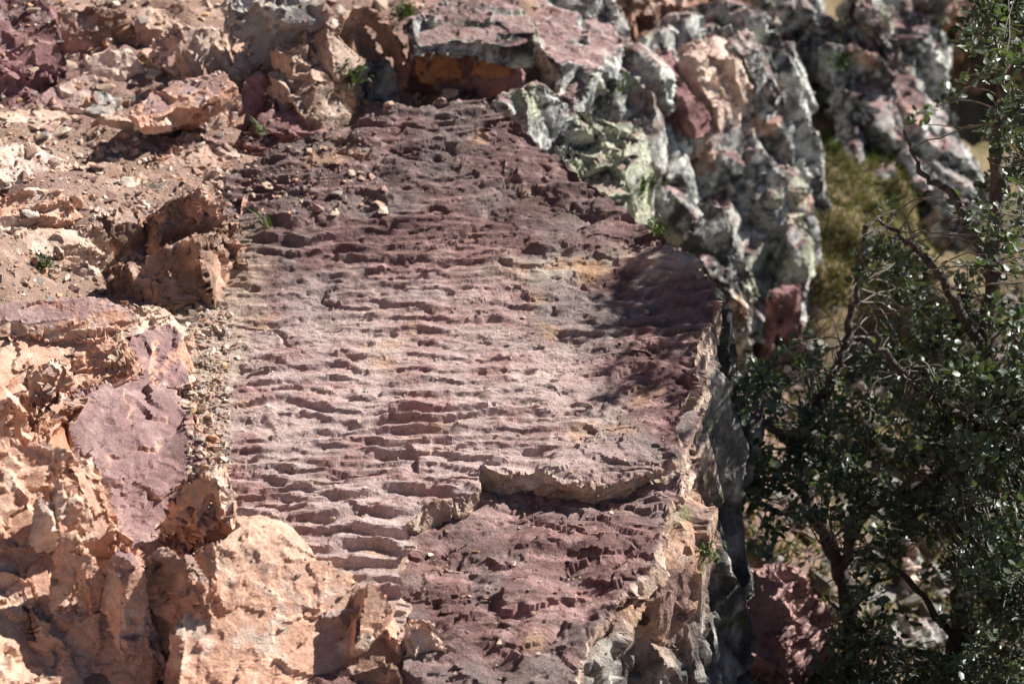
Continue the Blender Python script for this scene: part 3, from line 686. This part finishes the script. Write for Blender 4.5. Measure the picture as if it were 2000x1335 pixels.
R('pale green lichen-covered rock face behind the ledge edge', [(1062,262,.02),(1090,240,.03),(1150,215,.04),(1205,235,.0),(1262,270,-.08),(1275,310,-.14),(1200,300,-.06),(1095,290,.0)], thick=.8, flare=.10, style='cliff', kind='lichen', amp=.40)
R('big grey lichen buttress with a purple top behind the ledge',
  [(1175,160,-.09),(1200,105,-.14),(1300,60,-.23),(1400,10,-.28),(1470,50,-.31),(1485,80,-.18),(1400,120,-.2),(1295,135,-.14),(1215,180,-.09)],
  [(1150,560,-.9),(1200,440,-.9),(1320,370,-.9),(1500,320,-.9),(1590,420,-.95),(1600,540,-.9),(1530,640,-.9),(1440,700,-.9),(1260,660,-.9)], style='cliff', kind='gray', amp=1.2, voxel=.0095)
for lab, px, z, k in [('leftmost upright rock column on the grey buttress', (1285,110), -.06, 'maroon'), ('middle upright rock column with a pale lit face on the grey buttress', (1345,100), -.09, 'cream'),
                      ('pale leaning rock column near the right end of the grey buttress', (1395,85), -.12, 'cream'), ('rightmost grey rock column on the grey buttress', (1440,80), -.14, 'gray')]:
    x, y = px
    R(lab, [(x-30,y+10,z),(x-5,y-22,z+.02),(x+30,y-18,z),(x+42,y+18,z-.03),(x+15,y+32,z-.03)], [(x-15,y+150,z-.30),(x+5,y+60,z-.3),(x+60,y+60,z-.3),(x+95,y+140,z-.3),(x+60,y+170,z-.3)], style='block', kind=k, amp=.9, voxel=.0065, group='columns on the buttress')
R('slanting grey fin at the foot of the buttress', [(1330,430,-.42),(1400,400,-.40),(1440,470,-.52),(1480,560,-.68),(1440,600,-.72),(1390,540,-.6)], thick=.5, flare=.1, style='cliff', kind='gray', voxel=.0065)
R('white weathered fin at the right end of the buttress', [(1490,330,-.50),(1530,300,-.50),(1575,380,-.58),(1584,470,-.68),(1565,530,-.74),(1530,450,-.64)], thick=.5, flare=.06, style='cliff', kind='gray', voxel=.0065)
R('maroon blocks below the white fin', [(1500,560,-.72),(1550,540,-.72),(1580,590,-.82),(1560,650,-.92),(1490,640,-.88)], thick=.4, style='block', kind='maroon', amp=.8, voxel=.0065)
R('dark jutting block with a grey lit edge near the top right', [(1462,10,-.30),(1530,-40,-.28),(1615,-20,-.34),(1628,40,-.48),(1560,62,-.5),(1485,60,-.43)], [(1510,330,-.95),(1560,180,-.95),(1650,160,-.95),(1660,250,-.95),(1620,320,-.95),(1545,360,-.95)], style='cliff', kind='gray', amp=1.1, voxel=.009)
R('grey streaked cliff fin behind the jutting block', [(1635,-40,-.32),(1710,-50,-.32),(1740,10,-.42),(1700,40,-.5),(1640,30,-.47)], [(1625,330,-.80),(1720,240,-.82),(1800,290,-.86),(1790,370,-.86),(1700,350,-.8)], style='cliff', kind='gray', voxel=.009)
R('tall pale cliff fin above the grassy ledge', [(1740,-40,-.42),(1800,-50,-.42),(1840,30,-.57),(1815,70,-.63),(1750,40,-.55)], [(1760,360,-.88),(1820,260,-.9),(1890,380,-1.0),(1895,500,-1.05),(1800,450,-.92)], style='cliff', kind='gray', voxel=.009)
R('dark broken wall behind the buttress at the top edge', [(1190,-110,-.15),(1330,-130,-.2),(1520,-150,-.3),(1530,-60,-.38),(1400,-20,-.30),(1300,20,-.22),(1200,-10,-.12)], thick=.9, flare=.04, style='cliff', kind='brown', voxel=.010)
R('far cliff wall filling the gap behind the pale fins', [(1560,-160,-.7),(1950,-160,-.9),(1960,-70,-1.0),(1800,-60,-.85),(1560,-80,-.75)], thick=1.0, flare=.04, style='cliff', kind='gray', voxel=.012)
R('reddish hanging pillar at the far right', [(1850,-20,-.6),(1900,-30,-.6),(1905,10,-.68),(1870,20,-.68)], [(1865,110,-1.0),(1900,70,-1.0),(1905,100,-1.0),(1882,130,-1.0)], style='cliff', kind='tan', amp=.5, voxel=.008)
R('dark far cliff in shadow at the top right corner', [(1820,-60,-.6),(2120,-80,-.6),(2160,-40,-.75),(1990,-30,-.75),(1880,-20,-.75)], thick=1.6, flare=.1, style='cliff', kind='brown', voxel=.012)
# ravine
R('pink boulder down in the ravine under the tree', [(1412,1172,-.80),(1480,1100,-.74),(1560,1112,-.78),(1622,1192,-.90),(1612,1232,-.95),(1520,1292,-.98),(1440,1252,-.92)], thick=.4, flare=.05, style='block', kind='pink', voxel=.006, amp=1.3)
R('grey and pink rock below the pink boulder at the bottom edge', [(1440,1262,-.95),(1520,1290,-1.0),(1600,1260,-1.0),(1640,1330,-1.08),(1560,1420,-1.12),(1440,1400,-1.1)], thick=.3, style='block', kind='maroon', voxel=.007)
R('grey rock in shade at the foot of the ledge wall', [(1340,1290,-.8),(1400,1230,-.8),(1440,1290,-.88),(1430,1380,-.98),(1340,1420,-1.0)], thick=.3, style='block', kind='gray', voxel=.007)
for lab, x, y, z, s, k in [('grey rock on the grassy ledge above the tree', 1640, 470, -.98, 40, 'gray'), ('pale rock seen through the branches low in the ravine', 1740, 1060, -1.15, 70, 'gray'),
                        ('pinkish rock seen through the branches by the right trunk', 1800, 1120, -1.2, 50, 'cream'), ('pale rock low behind the tree near the bottom edge', 1790, 1230, -1.2, 80, 'gray'),
                        ('grey rock behind the left part of the crown', 1470, 760, -1.05, 60, 'gray'), ('light rock showing through the left branches', 1590, 860, -1.15, 60, 'gray'),
                        ('rock beside the grass behind the upper branches', 1720, 560, -1.05, 55, 'maroon'), ('tall grey rock at the right behind the crown', 1840, 560, -1.1, 80, 'gray'),
                        ('grey rock under the dark cliff behind the crown', 1930, 430, -1.3, 80, 'gray'), ('pale rock behind the right trunk', 1960, 850, -1.3, 80, 'gray'),
                        ('pale pink rock behind the middle of the crown', 1700, 760, -1.15, 60, 'pinkgray')]:
    R(lab, [(x-s,y,z),(x-.4*s,y-.7*s,z+.08),(x+.6*s,y-.6*s,z+.06),(x+s,y+.1*s,z),(x+.4*s,y+.7*s,z-.05),(x-.5*s,y+.6*s,z-.04)], thick=.35, flare=.06, style='block', kind=k, voxel=.010)

B('dusty tan rock bed across the upper gravel slope', [(90,240,.27),(180,225,.27),(262,250,.23),(240,290,.18),(150,300,.20),(80,280,.24)], thick=.09, style='bed', kind='tan')
B('low purple-brown bed between the capped boulder and the ledge', [(275,300,.15),(350,285,.15),(440,300,.10),(430,335,.08),(340,345,.09),(270,335,.12)], thick=.08, style='bed', kind='brown')
B('cracked tan bed at the left edge above the flat slab', [(-60,290,.38),(60,270,.33),(120,300,.27),(90,340,.24),(-60,350,.32)], thick=.09, style='bed', kind='cream')
B('thin tan bed above the peaked brown boulder', [(170,350,.22),(260,335,.19),(320,350,.17),(290,385,.14),(200,395,.17)], thick=.08, style='bed', kind='tan')
R('grey-pink rubble block between the capped boulder and the left edge', [(150,195,.32),(215,180,.32),(245,205,.28),(220,232,.24),(155,228,.26)], thick=.11, style='block', kind='pinkgray', amp=.7)
R('tan rocks between the top edge blocks and the peaked rock', [(268,20,.56),(330,0,.58),(360,30,.52),(330,60,.46),(275,55,.48)], thick=.15, style='block', kind='tan', amp=.8)
R('small rust block in front of the streaked tan face', [(440,105,.36),(500,90,.36),(530,110,.31),(510,138,.27),(450,140,.28)], thick=.14, style='block', kind='brown', amp=.8)

B('long dusty pink bed on the slope below the grassy patch', [(-60,215,.42),(40,205,.38),(110,222,.31),(95,262,.28),(0,275,.33),(-60,270,.37)], thick=.08, style='bed', kind='tan')
B('thin brown bed stepping down left of the peaked boulder', [(120,330,.24),(185,312,.23),(255,325,.19),(235,352,.17),(150,365,.20)], thick=.08, style='bed', kind='brown')
B('cracked pinkish bed in the middle of the upper slope', [(255,245,.25),(330,262,.20),(345,290,.16),(280,300,.17),(235,285,.20)], thick=.07, style='bed', kind='maroon', amp=.8)
B('narrow tan bed under the pale boulder', [(90,395,.27),(170,398,.23),(240,405,.20),(225,432,.18),(120,432,.22)], thick=.07, style='bed', kind='cream')
R('low brown rock against the left side of the peaked boulder', [(215,420,.22),(265,400,.22),(280,440,.18),(245,475,.15),(205,460,.18)], thick=.11, style='block', kind='brown', amp=.8)

bpy.data.scenes.remove(TMP)
# ------------------------------------------------------------------ loose stones, gravel
rnd = random.Random(3); nrs = np.random.RandomState(5)
bpy.context.view_layer.update()
dg = bpy.context.evaluated_depsgraph_get()
def drop(x, y, z0=1.2):
    ok, loc, nor, i, ob, m = scn.ray_cast(dg, (x, y, z0), (0, 0, -1))
    return (np.array(loc), np.array(nor), ob.name) if ok else None
def look(px, py):                                     # the surface seen along a viewing ray
    r = ray(px, py); ok, loc, nor, i, ob, m = scn.ray_cast(dg, (0, 0, H), r / np.linalg.norm(r))
    return (np.array(loc), np.array(nor), ob.name) if ok else None
def stone_mesh(seed):
    rs = np.random.RandomState(seed); bm = bmesh.new()
    pts = rs.normal(size=(13, 3)); pts /= np.linalg.norm(pts, axis=1)[:, None]
    pts *= rs.uniform(.75, 1.05, (13, 1)); pts *= [1, rs.uniform(.6, .9), rs.uniform(.35, .65)]
    for p in pts: bm.verts.new(p)
    h = bmesh.ops.convex_hull(bm, input=bm.verts)
    bmesh.ops.delete(bm, geom=[g for g in h['geom_interior'] if isinstance(g, bmesh.types.BMVert)], context='VERTS')
    bmesh.ops.triangulate(bm, faces=bm.faces[:]); bm.verts.index_update()
    v = np.array([q.co[:] for q in bm.verts], F); f = np.array([[q.index for q in t.verts] for t in bm.faces], np.int32); bm.free()
    return v, f
STONES = [stone_mesh(40 + k) for k in range(10)]
SCOL = np.array([(.50, .36, .27), (.42, .27, .21), (.58, .45, .35), (.33, .21, .18), (.52, .31, .19), (.30, .26, .23), (.62, .52, .43)], F)
def rotm(rs):
    q, r = np.linalg.qr(rs.normal(size=(3, 3)))
    if np.linalg.det(q) < 0: q[:, 0] *= -1
    return q
def scatter(polys, n, smin, smax, seed, power=2.4, only=None):
    rs = np.random.RandomState(seed); out = []
    for (x0, y0, x1, y1, share) in polys:
        for _ in range(int(n * share)):
            x, y = rs.uniform(x0, x1), rs.uniform(y0, y1)
            h = look(x, y)
            if h is None or h[1][2] < .5: continue
            if only and not only(h[2]): continue
            s = smin * (1 - rs.uniform()) ** (-1 / power); s = min(s, smax)
            out.append((h[0], s, rs.randint(10), rs.uniform(-.5, .5, 3), rs.uniform(0, 6.28), rs.randint(7), rs.uniform(.75, 1.2)))
    return out
def rot_e(e, rz):
    return np.array(Matrix.Rotation(rz, 3, 'Z') @ Matrix.Rotation(e[0], 3, 'X') @ Matrix.Rotation(e[1], 3, 'Y'))
GCOL = np.array([(.28, .26, .23), (.20, .17, .15), (.36, .34, .31), (.25, .18, .16), (.16, .15, .13), (.30, .25, .20), (.40, .37, .33)], F)
def gravel(name, label, items, SCOL=SCOL):
    V, Fc, Cc, k = [], [], [], 0
    for loc, s, m, e, rz, ci, br in items:
        v, f = STONES[m]; w = (v * s) @ rot_e(e, rz).T + loc + [0, 0, s * .18]
        V.append(w); Fc.append(f + k); Cc.append(np.tile(SCOL[ci] * br, (len(v), 1))); k += len(v)
    V, Fc, Cc = np.concatenate(V), np.concatenate(Fc), np.concatenate(Cc)
    me = np_mesh(name, V, Fc.ravel(), np.full(len(Fc), 3), False); set_colour(me, Cc)
    o = link(name, me, M_ROCK); tag(o, label, None, kind='stuff'); return o
ground_only = lambda nm: nm.startswith('ground')
it = scatter([(365, 600, 450, 930, .4)], 4200, .0018, .014, 1, 1.7)
it += scatter([(0, 0, 760, 420, 1.)], 2500, .0025, .022, 11, 1.8)
it += scatter([(0, 180, 480, 600, .35), (700, 150, 960, 205, .06)], 9000, .0026, .018, 2, 2.0, ground_only)
it += scatter([(450, 560, 1300, 1330, 1.)], 700, .002, .009, 6, 2.2)
it += scatter([(0, 0, 1060, 60, .4), (0, 60, 560, 330, .6)], 380, .010, .045, 8, 2.0, ground_only)
gravel('gravel', 'small angular gravel and chips strewn over the slope and the gully', it)
gravel('ravine_gravel', 'grey stones strewn on the floor of the ravine under the tree', scatter([(1400, 560, 2000, 1335, 1.)], 2000, .008, .06, 4, 1.7, ground_only), GCOL * .7)
# stones one can pick out
for i, (px, py, s, ci, lab) in enumerate([
        (850, 172, .030, 5, 'dark reddish stone under the overhanging cap'), (880, 186, .034, 2, 'pale stone on the rubble behind the ledge'), (812, 190, .026, 4, 'orange stone left in the rubble behind the ledge'),
        (905, 160, .028, 1, 'maroon stone in the shadowed hollow'), (760, 205, .022, 0, 'tan stone at the far lip of the ledge'), (690, 220, .02, 2, 'light stone beside the far left lip of the ledge'),
        (120, 262, .03, 2, 'pale flat stone on the gravel slope'), (60, 300, .028, 1, 'purple stone on the gravel slope near the left edge'), (190, 330, .03, 3, 'dark stone in the middle of the gravel slope'),
        (250, 360, .026, 6, 'whitish stone above the peaked boulder'), (150, 400, .03, 0, 'tan stone below the gravel slope'), (390, 600, .02, 2, 'light chip at the top of the gully'),
        (410, 690, .018, 6, 'white chip in the gully'), (395, 800, .022, 0, 'tan stone at the gully edge by the purple bed'), (420, 855, .02, 4, 'orange stone at the lower end of the gully'),
        (60, 420, .03, 6, 'whitish stone under the flat tan slab'), (240, 60, .03, 4, 'orange stone between the top edge blocks'), (300, 150, .03, 2, 'light stone above the big capped boulder')]):
    h = look(px, py)
    if h is None: continue
    v, f = STONES[i % 10]; k = int(i)
    bm = bmesh.new(); vs = [bm.verts.new(q) for q in (v * s)]
    for t in f: bm.faces.new([vs[j] for j in t])
    bmesh.ops.recalc_face_normals(bm, faces=bm.faces[:])
    bmesh.ops.bevel(bm, geom=bm.edges[:], offset=s * .06, segments=1, affect='EDGES')
    bmesh.ops.triangulate(bm, faces=bm.faces[:])
    me = bpy.data.meshes.new('stone'); bm.to_mesh(me); bm.free()
    set_colour(me, np.tile(SCOL[ci], (len(me.vertices), 1)))
    o = link('stone', me, M_ROCK); o.location = h[0] + [0, 0, s * .2]; o.rotation_euler = (rnd.uniform(-.4, .4), rnd.uniform(-.4, .4), rnd.uniform(0, 6))
    tag(o, lab, 'stone', 'loose stones')

# ------------------------------------------------------------------ grass and small plants
M_GRASS = plain('dry_grass', (.155, .14, .062), .7, .2, .5, 9, .15); M_GREEN = plain('green_grass', (.065, .10, .028), .6, .3, .4, 12, .2)
M_SPRIG = plain('grey_green_leaf', (.075, .10, .055), .55, .35, .3, 30, .2)
def blades(items, seed):
    rs = np.random.RandomState(seed); V, Fc, k = [], [], 0
    for loc, hgt, lean in items:
        a = rs.uniform(0, 6.28); w = hgt * .045 + .0007; d = np.array([math.cos(a), math.sin(a), 0]); l = rs.normal(size=2) * lean
        p = np.array(loc); m = p + [l[0] * hgt * .4, l[1] * hgt * .4, hgt * .6]; t = p + [l[0] * hgt, l[1] * hgt, hgt]
        V += [p - d * w, p + d * w, m + d * w * .7, m - d * w * .7, t]; Fc.append((k, k + 1, k + 2, k + 3, k + 4)); k += 5
    loops, sizes = [], []
    for a, b, c, d, e in Fc: loops += [a, b, c, d, d, c, e]; sizes += [4, 3]
    return np.array(V, F), np.array(loops), sizes
def grass_patch(name, label, box, n, h0, h1, mat, seed, lean=.5, only=ground_only, mask=None):
    rs = np.random.RandomState(seed); its = []
    for _ in range(n):
        x, y = rs.uniform(box[0], box[2]), rs.uniform(box[1], box[3]); 
        if mask and not mask(x, y): continue
        h = look(x, y)
        if h and (only is None or only(h[2])): its.append((h[0], rs.uniform(h0, h1), lean))
    if not its: return
    v, l, s = blades(its, seed); o = link(name, np_mesh(name, v, l, s), mat); tag(o, label, None, kind='stuff')
grass_patch('grass', 'dry grass on the ledge in front of the far cliff', (1560, 250, 1830, 600), 7000, .012, .04, M_GRASS, 1)
grass_patch('green_grass', 'green grass along the top of the grassy ledge', (1590, 262, 1800, 330), 1100, .015, .045, M_GREEN, 2, .5, ground_only, lambda x, y: abs(y - 285 - (x - 1650) * .18) < 26)
grass_patch('ravine_grass', 'grass and weeds on the floor of the ravine', (1420, 600, 2000, 1335), 3500, .02, .07, M_GRASS, 3)
grass_patch('thin_grass', 'thin green grass on bare earth at the upper left', (-10, 100, 110, 200), 500, .01, .03, M_GREEN, 4)
def plant(label, px, py, n, size, mat, leafy=True, seed=0, name='plant'):
    h = look(px, py)
    if h is None: return
    rs = np.random.RandomState(seed + 10); root = bpy.data.objects.new(name, None); COL.objects.link(root); root.location = h[0]
    tag(root, label, 'plant')
    V, l, s = blades([((rs.normal() * size * .2, rs.normal() * size * .2, 0), size * rs.uniform(.6, 1.2), .6) for _ in range(max(6, n // 5))], seed)
    st = link('stems', np_mesh('stems', V, l, s), mat, root)
    if leafy:
        V, loops, sizes, k = [], [], [], 0
        for _ in range(n):
            c = rs.normal(size=3) * size * [.45, .45, .3] + [0, 0, size * .5]; r = rotm(rs) * size * .16
            q = np.array([(-1, 0, 0), (0, -.55, .1), (1, 0, 0), (0, .55, .1)]) @ r.T + c
            V += list(q); loops += [k, k + 1, k + 2, k, k + 2, k + 3]; sizes += [3, 3]; k += 4
        fo = link('foliage', np_mesh('foliage', np.array(V, F), np.array(loops), sizes, False), mat, root)
plant('green sprig in the tan rocks at the left', 85, 522, 90, .035, M_SPRIG, True, 1)
plant('grass tuft beside the cracked purple plate', 512, 258, 60, .04, M_GREEN, False, 2)
plant('small weed where the pale-edged plate meets the ledge', 516, 440, 60, .04, M_GREEN, False, 3)
plant('bright green tuft on the rocks at the top edge', 790, 32, 110, .045, M_GREEN, True, 4)
plant('grey-green bush in the dark hollow left of the cap', 682, 160, 200, .055, M_SPRIG, True, 5)
plant('green weed behind the right edge of the ledge', 1282, 455, 60, .035, M_GREEN, True, 6)
plant('small weed on the lichen rock face', 1255, 372, 60, .05, M_GREEN, True, 7)
plant('weed in a crack near the buttress columns', 1205, 175, 50, .05, M_GREEN, True, 8)
plant('weed rooted in the cliff above the grassy ledge', 1640, 130, 80, .06, M_GREEN, True, 9)
plant('tiny weed on the streaked side of the ledge', 1378, 1085, 60, .04, M_GREEN, True, 10)

# ------------------------------------------------------------------ the oak
M_LEAF = plain('oak_leaf', (.074, .098, .058), .40, .5, .6, 14, .25)
M_BARK = plain('oak_bark', (.085, .070, .060), .9, .2, .5, 60)
M_TWIG = plain('oak_twig', (.16, .14, .12), .75, .3, .4, 80)
def cr(a, b): return np.array((a[1] * b[2] - a[2] * b[1], a[2] * b[0] - a[0] * b[2], a[0] * b[1] - a[1] * b[0]))
def nrm(a): return a / (math.sqrt(a[0] * a[0] + a[1] * a[1] + a[2] * a[2]) + 1e-9)
def tube(path, rad, sides=7):
    path = np.asarray(path, float); V, loops, sizes = [], [], []; n = len(path)
    cs = [(math.cos(2 * math.pi * k / sides), math.sin(2 * math.pi * k / sides)) for k in range(sides)]
    for i in range(n):
        t = nrm(path[min(i + 1, n - 1)] - path[max(i - 1, 0)]); a = nrm(cr(t, (.3, .2, .93))); b = cr(t, a)
        for c_, s_ in cs: V.append(path[i] + rad[i] * (c_ * a + s_ * b))
    for i in range(n - 1):
        for k in range(sides):
            k2 = (k + 1) % sides; loops += [i * sides + k, i * sides + k2, (i + 1) * sides + k2, (i + 1) * sides + k]; sizes.append(4)
    return V, loops, sizes
def spline(pts, per=7, wig=.0, seed=0):
    rs = np.random.RandomState(seed); pts = np.asarray(pts, float); out = []
    q = np.vstack([2 * pts[0] - pts[1], pts, 2 * pts[-1] - pts[-2]])
    for i in range(1, len(q) - 2):
        for t in np.linspace(0, 1, per, endpoint=False):
            p0, p1, p2, p3 = q[i - 1], q[i], q[i + 1], q[i + 2]
            out.append(.5 * (2 * p1 + (p2 - p0) * t + (2 * p0 - 5 * p1 + 4 * p2 - p3) * t * t + (3 * p1 - p0 - 3 * p2 + p3) * t ** 3))
    out.append(q[-2]); out = np.array(out)
    out[1:-1] += rs.normal(size=(len(out) - 2, 3)) * wig
    return out
LIMBS = [('trunk', .034, .010, [(1860,1500,5.05),(1872,1260,4.98),(1894,1110,4.95),(1905,1000,4.9),(1932,860,4.9),(1926,700,4.85),(1938,550,4.85),(1944,380,4.8),(1956,190,4.8),(1968,0,4.75),(1985,-180,4.7)]),
         ('trunk', .026, .006, [(1640,1500,5.1),(1662,1260,5.05),(1640,1110,5.0),(1582,985,4.95),(1564,880,4.95),(1598,785,4.92),(1640,700,4.9),(1664,600,4.9),(1690,440,4.88)]),
         ('branch', .018, .005, [(1640,1110,5.0),(1690,1000,4.9),(1760,968,4.85),(1850,905,4.8),(1930,800,4.75)]),
         ('branch', .020, .005, [(1905,1000,4.9),(1990,955,4.85),(2070,880,4.8),(2120,760,4.8)]),
         ('branch', .012, .003, [(1564,880,4.95),(1505,835,4.9),(1462,800,4.88),(1432,760,4.86)]),
         ('branch', .014, .003, [(1926,700,4.85),(1850,560,4.8),(1782,482,4.78),(1716,428,4.76)]),
         ('branch', .013, .003, [(1938,550,4.85),(1862,390,4.8),(1800,335,4.78),(1765,255,4.76)]),
         ('branch', .014, .004, [(1944,380,4.8),(2005,290,4.75),(2070,160,4.7),(2100,0,4.65)]),
         ('branch', .016, .004, [(1932,860,4.9),(1810,765,4.8),(1730,690,4.75),(1700,610,4.72)]),
         ('branch', .010, .002, [(1874,1255,4.98),(1765,1125,4.9),(1705,1082,4.85),(1600,1060,4.82)]),
         ('branch', .012, .003, [(1872,1290,4.98),(1740,1262,4.9),(1660,1215,4.86),(1610,1160,4.84)]),
         ('branch', .012, .003, [(1582,985,4.95),(1540,1000,4.9),(1490,985,4.87),(1455,940,4.85)]),
         ('branch', .014, .004, [(1956,190,4.8),(2000,60,4.72),(1990,-30,4.66),(1960,-80,4.62)]),
         ('branch', .010, .003, [(1894,1110,4.95),(1960,1150,4.85),(2030,1130,4.8),(2090,1080,4.8)]),
         ('branch', .010, .003, [(1866,1380,5.0),(1950,1310,4.9),(2020,1260,4.85),(2080,1260,4.8)])]
base = PD(*LIMBS[0][3][0]); base[2] = -1.55
oak = bpy.data.objects.new('oak_tree', None); COL.objects.link(oak); oak.location = base
tag(oak, 'dense scrub oak with small glossy dark green leaves in the ravine at the right', 'tree')
NODES = []
for i, (nm, r0, r1, pts) in enumerate(LIMBS):
    w = [PD(*q) for q in pts]
    if nm == 'trunk': w[0][2] = min(w[0][2], -1.5)
    sp = spline(w, 8, .004, i); rad = np.linspace(r0, r1, len(sp)) * (1 + .12 * np.sin(np.arange(len(sp)) * 1.7 + i))
    V, l, s = tube(sp, rad, 9); o = link(nm, np_mesh(nm, np.array(V, F) - base, l, s), M_BARK, oak)
    NODES += [(p, r) for p, r in zip(sp[3 if nm == 'trunk' else 6:], rad[3:])]
NP = np.array([p for p, r in NODES])
CROWN = [(1905,-30),(1888,60),(1868,130),(1862,200),(1780,215),(1762,262),(1765,320),(1825,340),(1740,385),(1700,430),(1672,500),(1690,560),(1735,640),(1640,680),(1560,660),(1500,705),(1432,735),(1424,800),(1436,900),
         (1452,1000),(1475,1060),(1560,1080),(1625,1120),(1650,1180),(1625,1235),(1600,1335),(1590,1420),(2150,1420),(2150,-30)]
def inside(x, y, poly):
    r = False; j = len(poly) - 1
    for i in range(len(poly)):
        (xi, yi), (xj, yj) = poly[i], poly[j]
        if (yi > y) != (yj > y) and x < (xj - xi) * (y - yi) / (yj - yi) + xi: r = not r
        j = i
    return r
rs = np.random.RandomState(21); CL = []
while len(CL) < 1900:
    x, y = rs.uniform(1420, 2150), rs.uniform(-30, 1420)
    if not inside(x, y, CROWN): continue
    g = float(fbm(np.array([[x / 130, y / 130, .5]]), 2, 5)[0]); dens = .62 + 1.1 * g
    if y > 1040 and x < 1860: dens -= .42
    if y < 600: dens -= .22
    if 660 < y < 1060: dens += .25
    if rs.uniform() > dens: continue
    CL.append(PD(x, y, rs.uniform(4.62, 5.2) if x < 1880 else rs.uniform(4.3, 5.2)))
while len(CL) < 2010:                                   # the crown goes on above the frame
    x, y = rs.uniform(1800, 2200), rs.uniform(-220, 60)
    if ((x - 1965) / 55) ** 2 + ((y + 80) / 130) ** 2 > 1: continue
    CL.append(PD(x, y, rs.uniform(4.54, 4.78)))
GAPS = [(P(*q), r) for q, r in [((1460,1160,-.78), .15), ((1520,1150,-.76), .15), ((1580,1190,-.85), .12), ((1500,1230,-.9), .13), ((1400,700,-.2), .09), ((1405,800,-.35), .08), ((1415,900,-.5), .09), ((1390,960,-.4), .09), ((1395,1060,-.5), .09), ((1380,1150,-.5), .10), ((1340,1250,-.45), .10)]]
S_np = np.array(S)
def in_gap(c):                                          # openings in the crown that let the sun through
    for g, r in GAPS:
        d = c - g; t = d @ S_np
        if t > 0 and np.linalg.norm(d - t * S_np) < r: return True
    return False
CL = [c for c in CL if not in_gap(c)]
LV = np.array([(0, 0, 0), (.28, .20, .05), (.34, 0, -.02), (.28, -.20, .05), (.68, .21, .06), (.70, 0, -.01), (.68, -.21, .06), (1, 0, .02)], F)
LF = np.array([(0, 2, 1), (0, 3, 2), (1, 2, 5), (1, 5, 4), (2, 3, 6), (2, 6, 5), (4, 5, 7), (5, 6, 7)], np.int32)
tw = [[], [], []]; leaves = []
for c in CL:
    d = ((NP - c) ** 2).sum(1); j = int(np.argmin(d + rs.uniform(0, .02, len(d)))); a = NP[j]
    if d[j] > .16: a = c + (a - c) * (.4 / math.sqrt(d[j]))
    mid = (a + c) / 2 + rs.normal(size=3) * .03 + [0, 0, .02]
    sp = spline([a, mid, c, c + (c - mid) * .3 + rs.normal(size=3) * .02], 4, .002, rs.randint(9999))
    V, l, s = tube(sp, np.linspace(.0024, .0009, len(sp)), 3); k = len(tw[0]); tw[0] += V; tw[1] += [q + k for q in l]; tw[2] += s
    for _ in range(rs.randint(13, 22)):
        t = rs.uniform(.45, 1) ** .7 * (len(sp) - 1.001); i0 = int(t); p = sp[i0] + (sp[i0 + 1] - sp[i0]) * (t - i0)
        dr = rs.normal(size=3); dr[2] = dr[2] * .6 + .25; dr = nrm(dr)
        up = rs.normal(size=3) * .55 + np.array([.15, 0, 1]); sd = nrm(cr(up, dr)); up = cr(dr, sd)
        off = p + dr * rs.uniform(.002, .010) + rs.normal(size=3) * .006
        leaves.append((off, dr, sd, up, rs.uniform(.6, 1) ** 1.3 * .029, rs.uniform(1.0, 1.6)))
o = link('twigs', np_mesh('twigs', np.array(tw[0], F) - base, tw[1], tw[2]), M_TWIG, oak); o['kind'] = 'stuff'
leaf_me = bpy.data.meshes.new('leaf'); leaf_me.from_pydata([tuple(map(float, q)) for q in LV], [], [tuple(map(int, q)) for q in LF]); leaf_me.materials.append(M_LEAF)
for p in leaf_me.polygons: p.use_smooth = True
def on_screen(p):
    f_ = p[1] * CF - (p[2] - H) * SF; u = p[1] * SF + (p[2] - H) * CF
    return 0 < 1000 + p[0] / f_ / KPX < 2000 and 0 < 667.5 - u / f_ / KPX < 1335, f_
vis = sorted([(on_screen(q[0])[1] - q[4] * 20, i) for i, q in enumerate(leaves) if on_screen(q[0])[0]])
pick = set(i for _, i in vis[:280])
V, Fc, k = [], [], 0
for i, (p, dr, sd, up, s, wd) in enumerate(leaves):
    if i in pick:
        o = bpy.data.objects.new('leaf', leaf_me); COL.objects.link(o); o.parent = oak
        M = Matrix(((dr[0]*s, sd[0]*s*wd, up[0]*s, p[0]-base[0]), (dr[1]*s, sd[1]*s*wd, up[1]*s, p[1]-base[1]), (dr[2]*s, sd[2]*s*wd, up[2]*s, p[2]-base[2]), (0, 0, 0, 1)))
        o.matrix_local = M
    else:
        R3 = np.stack([dr * s, sd * s * wd, up * s], 1); V.append(LV @ R3.T + p - base); Fc.append(LF + k); k += 8
V, Fc = np.concatenate(V), np.concatenate(Fc)
o = link('foliage', np_mesh('foliage', V, Fc.ravel(), np.full(len(Fc), 3)), M_LEAF, oak); o['kind'] = 'stuff'
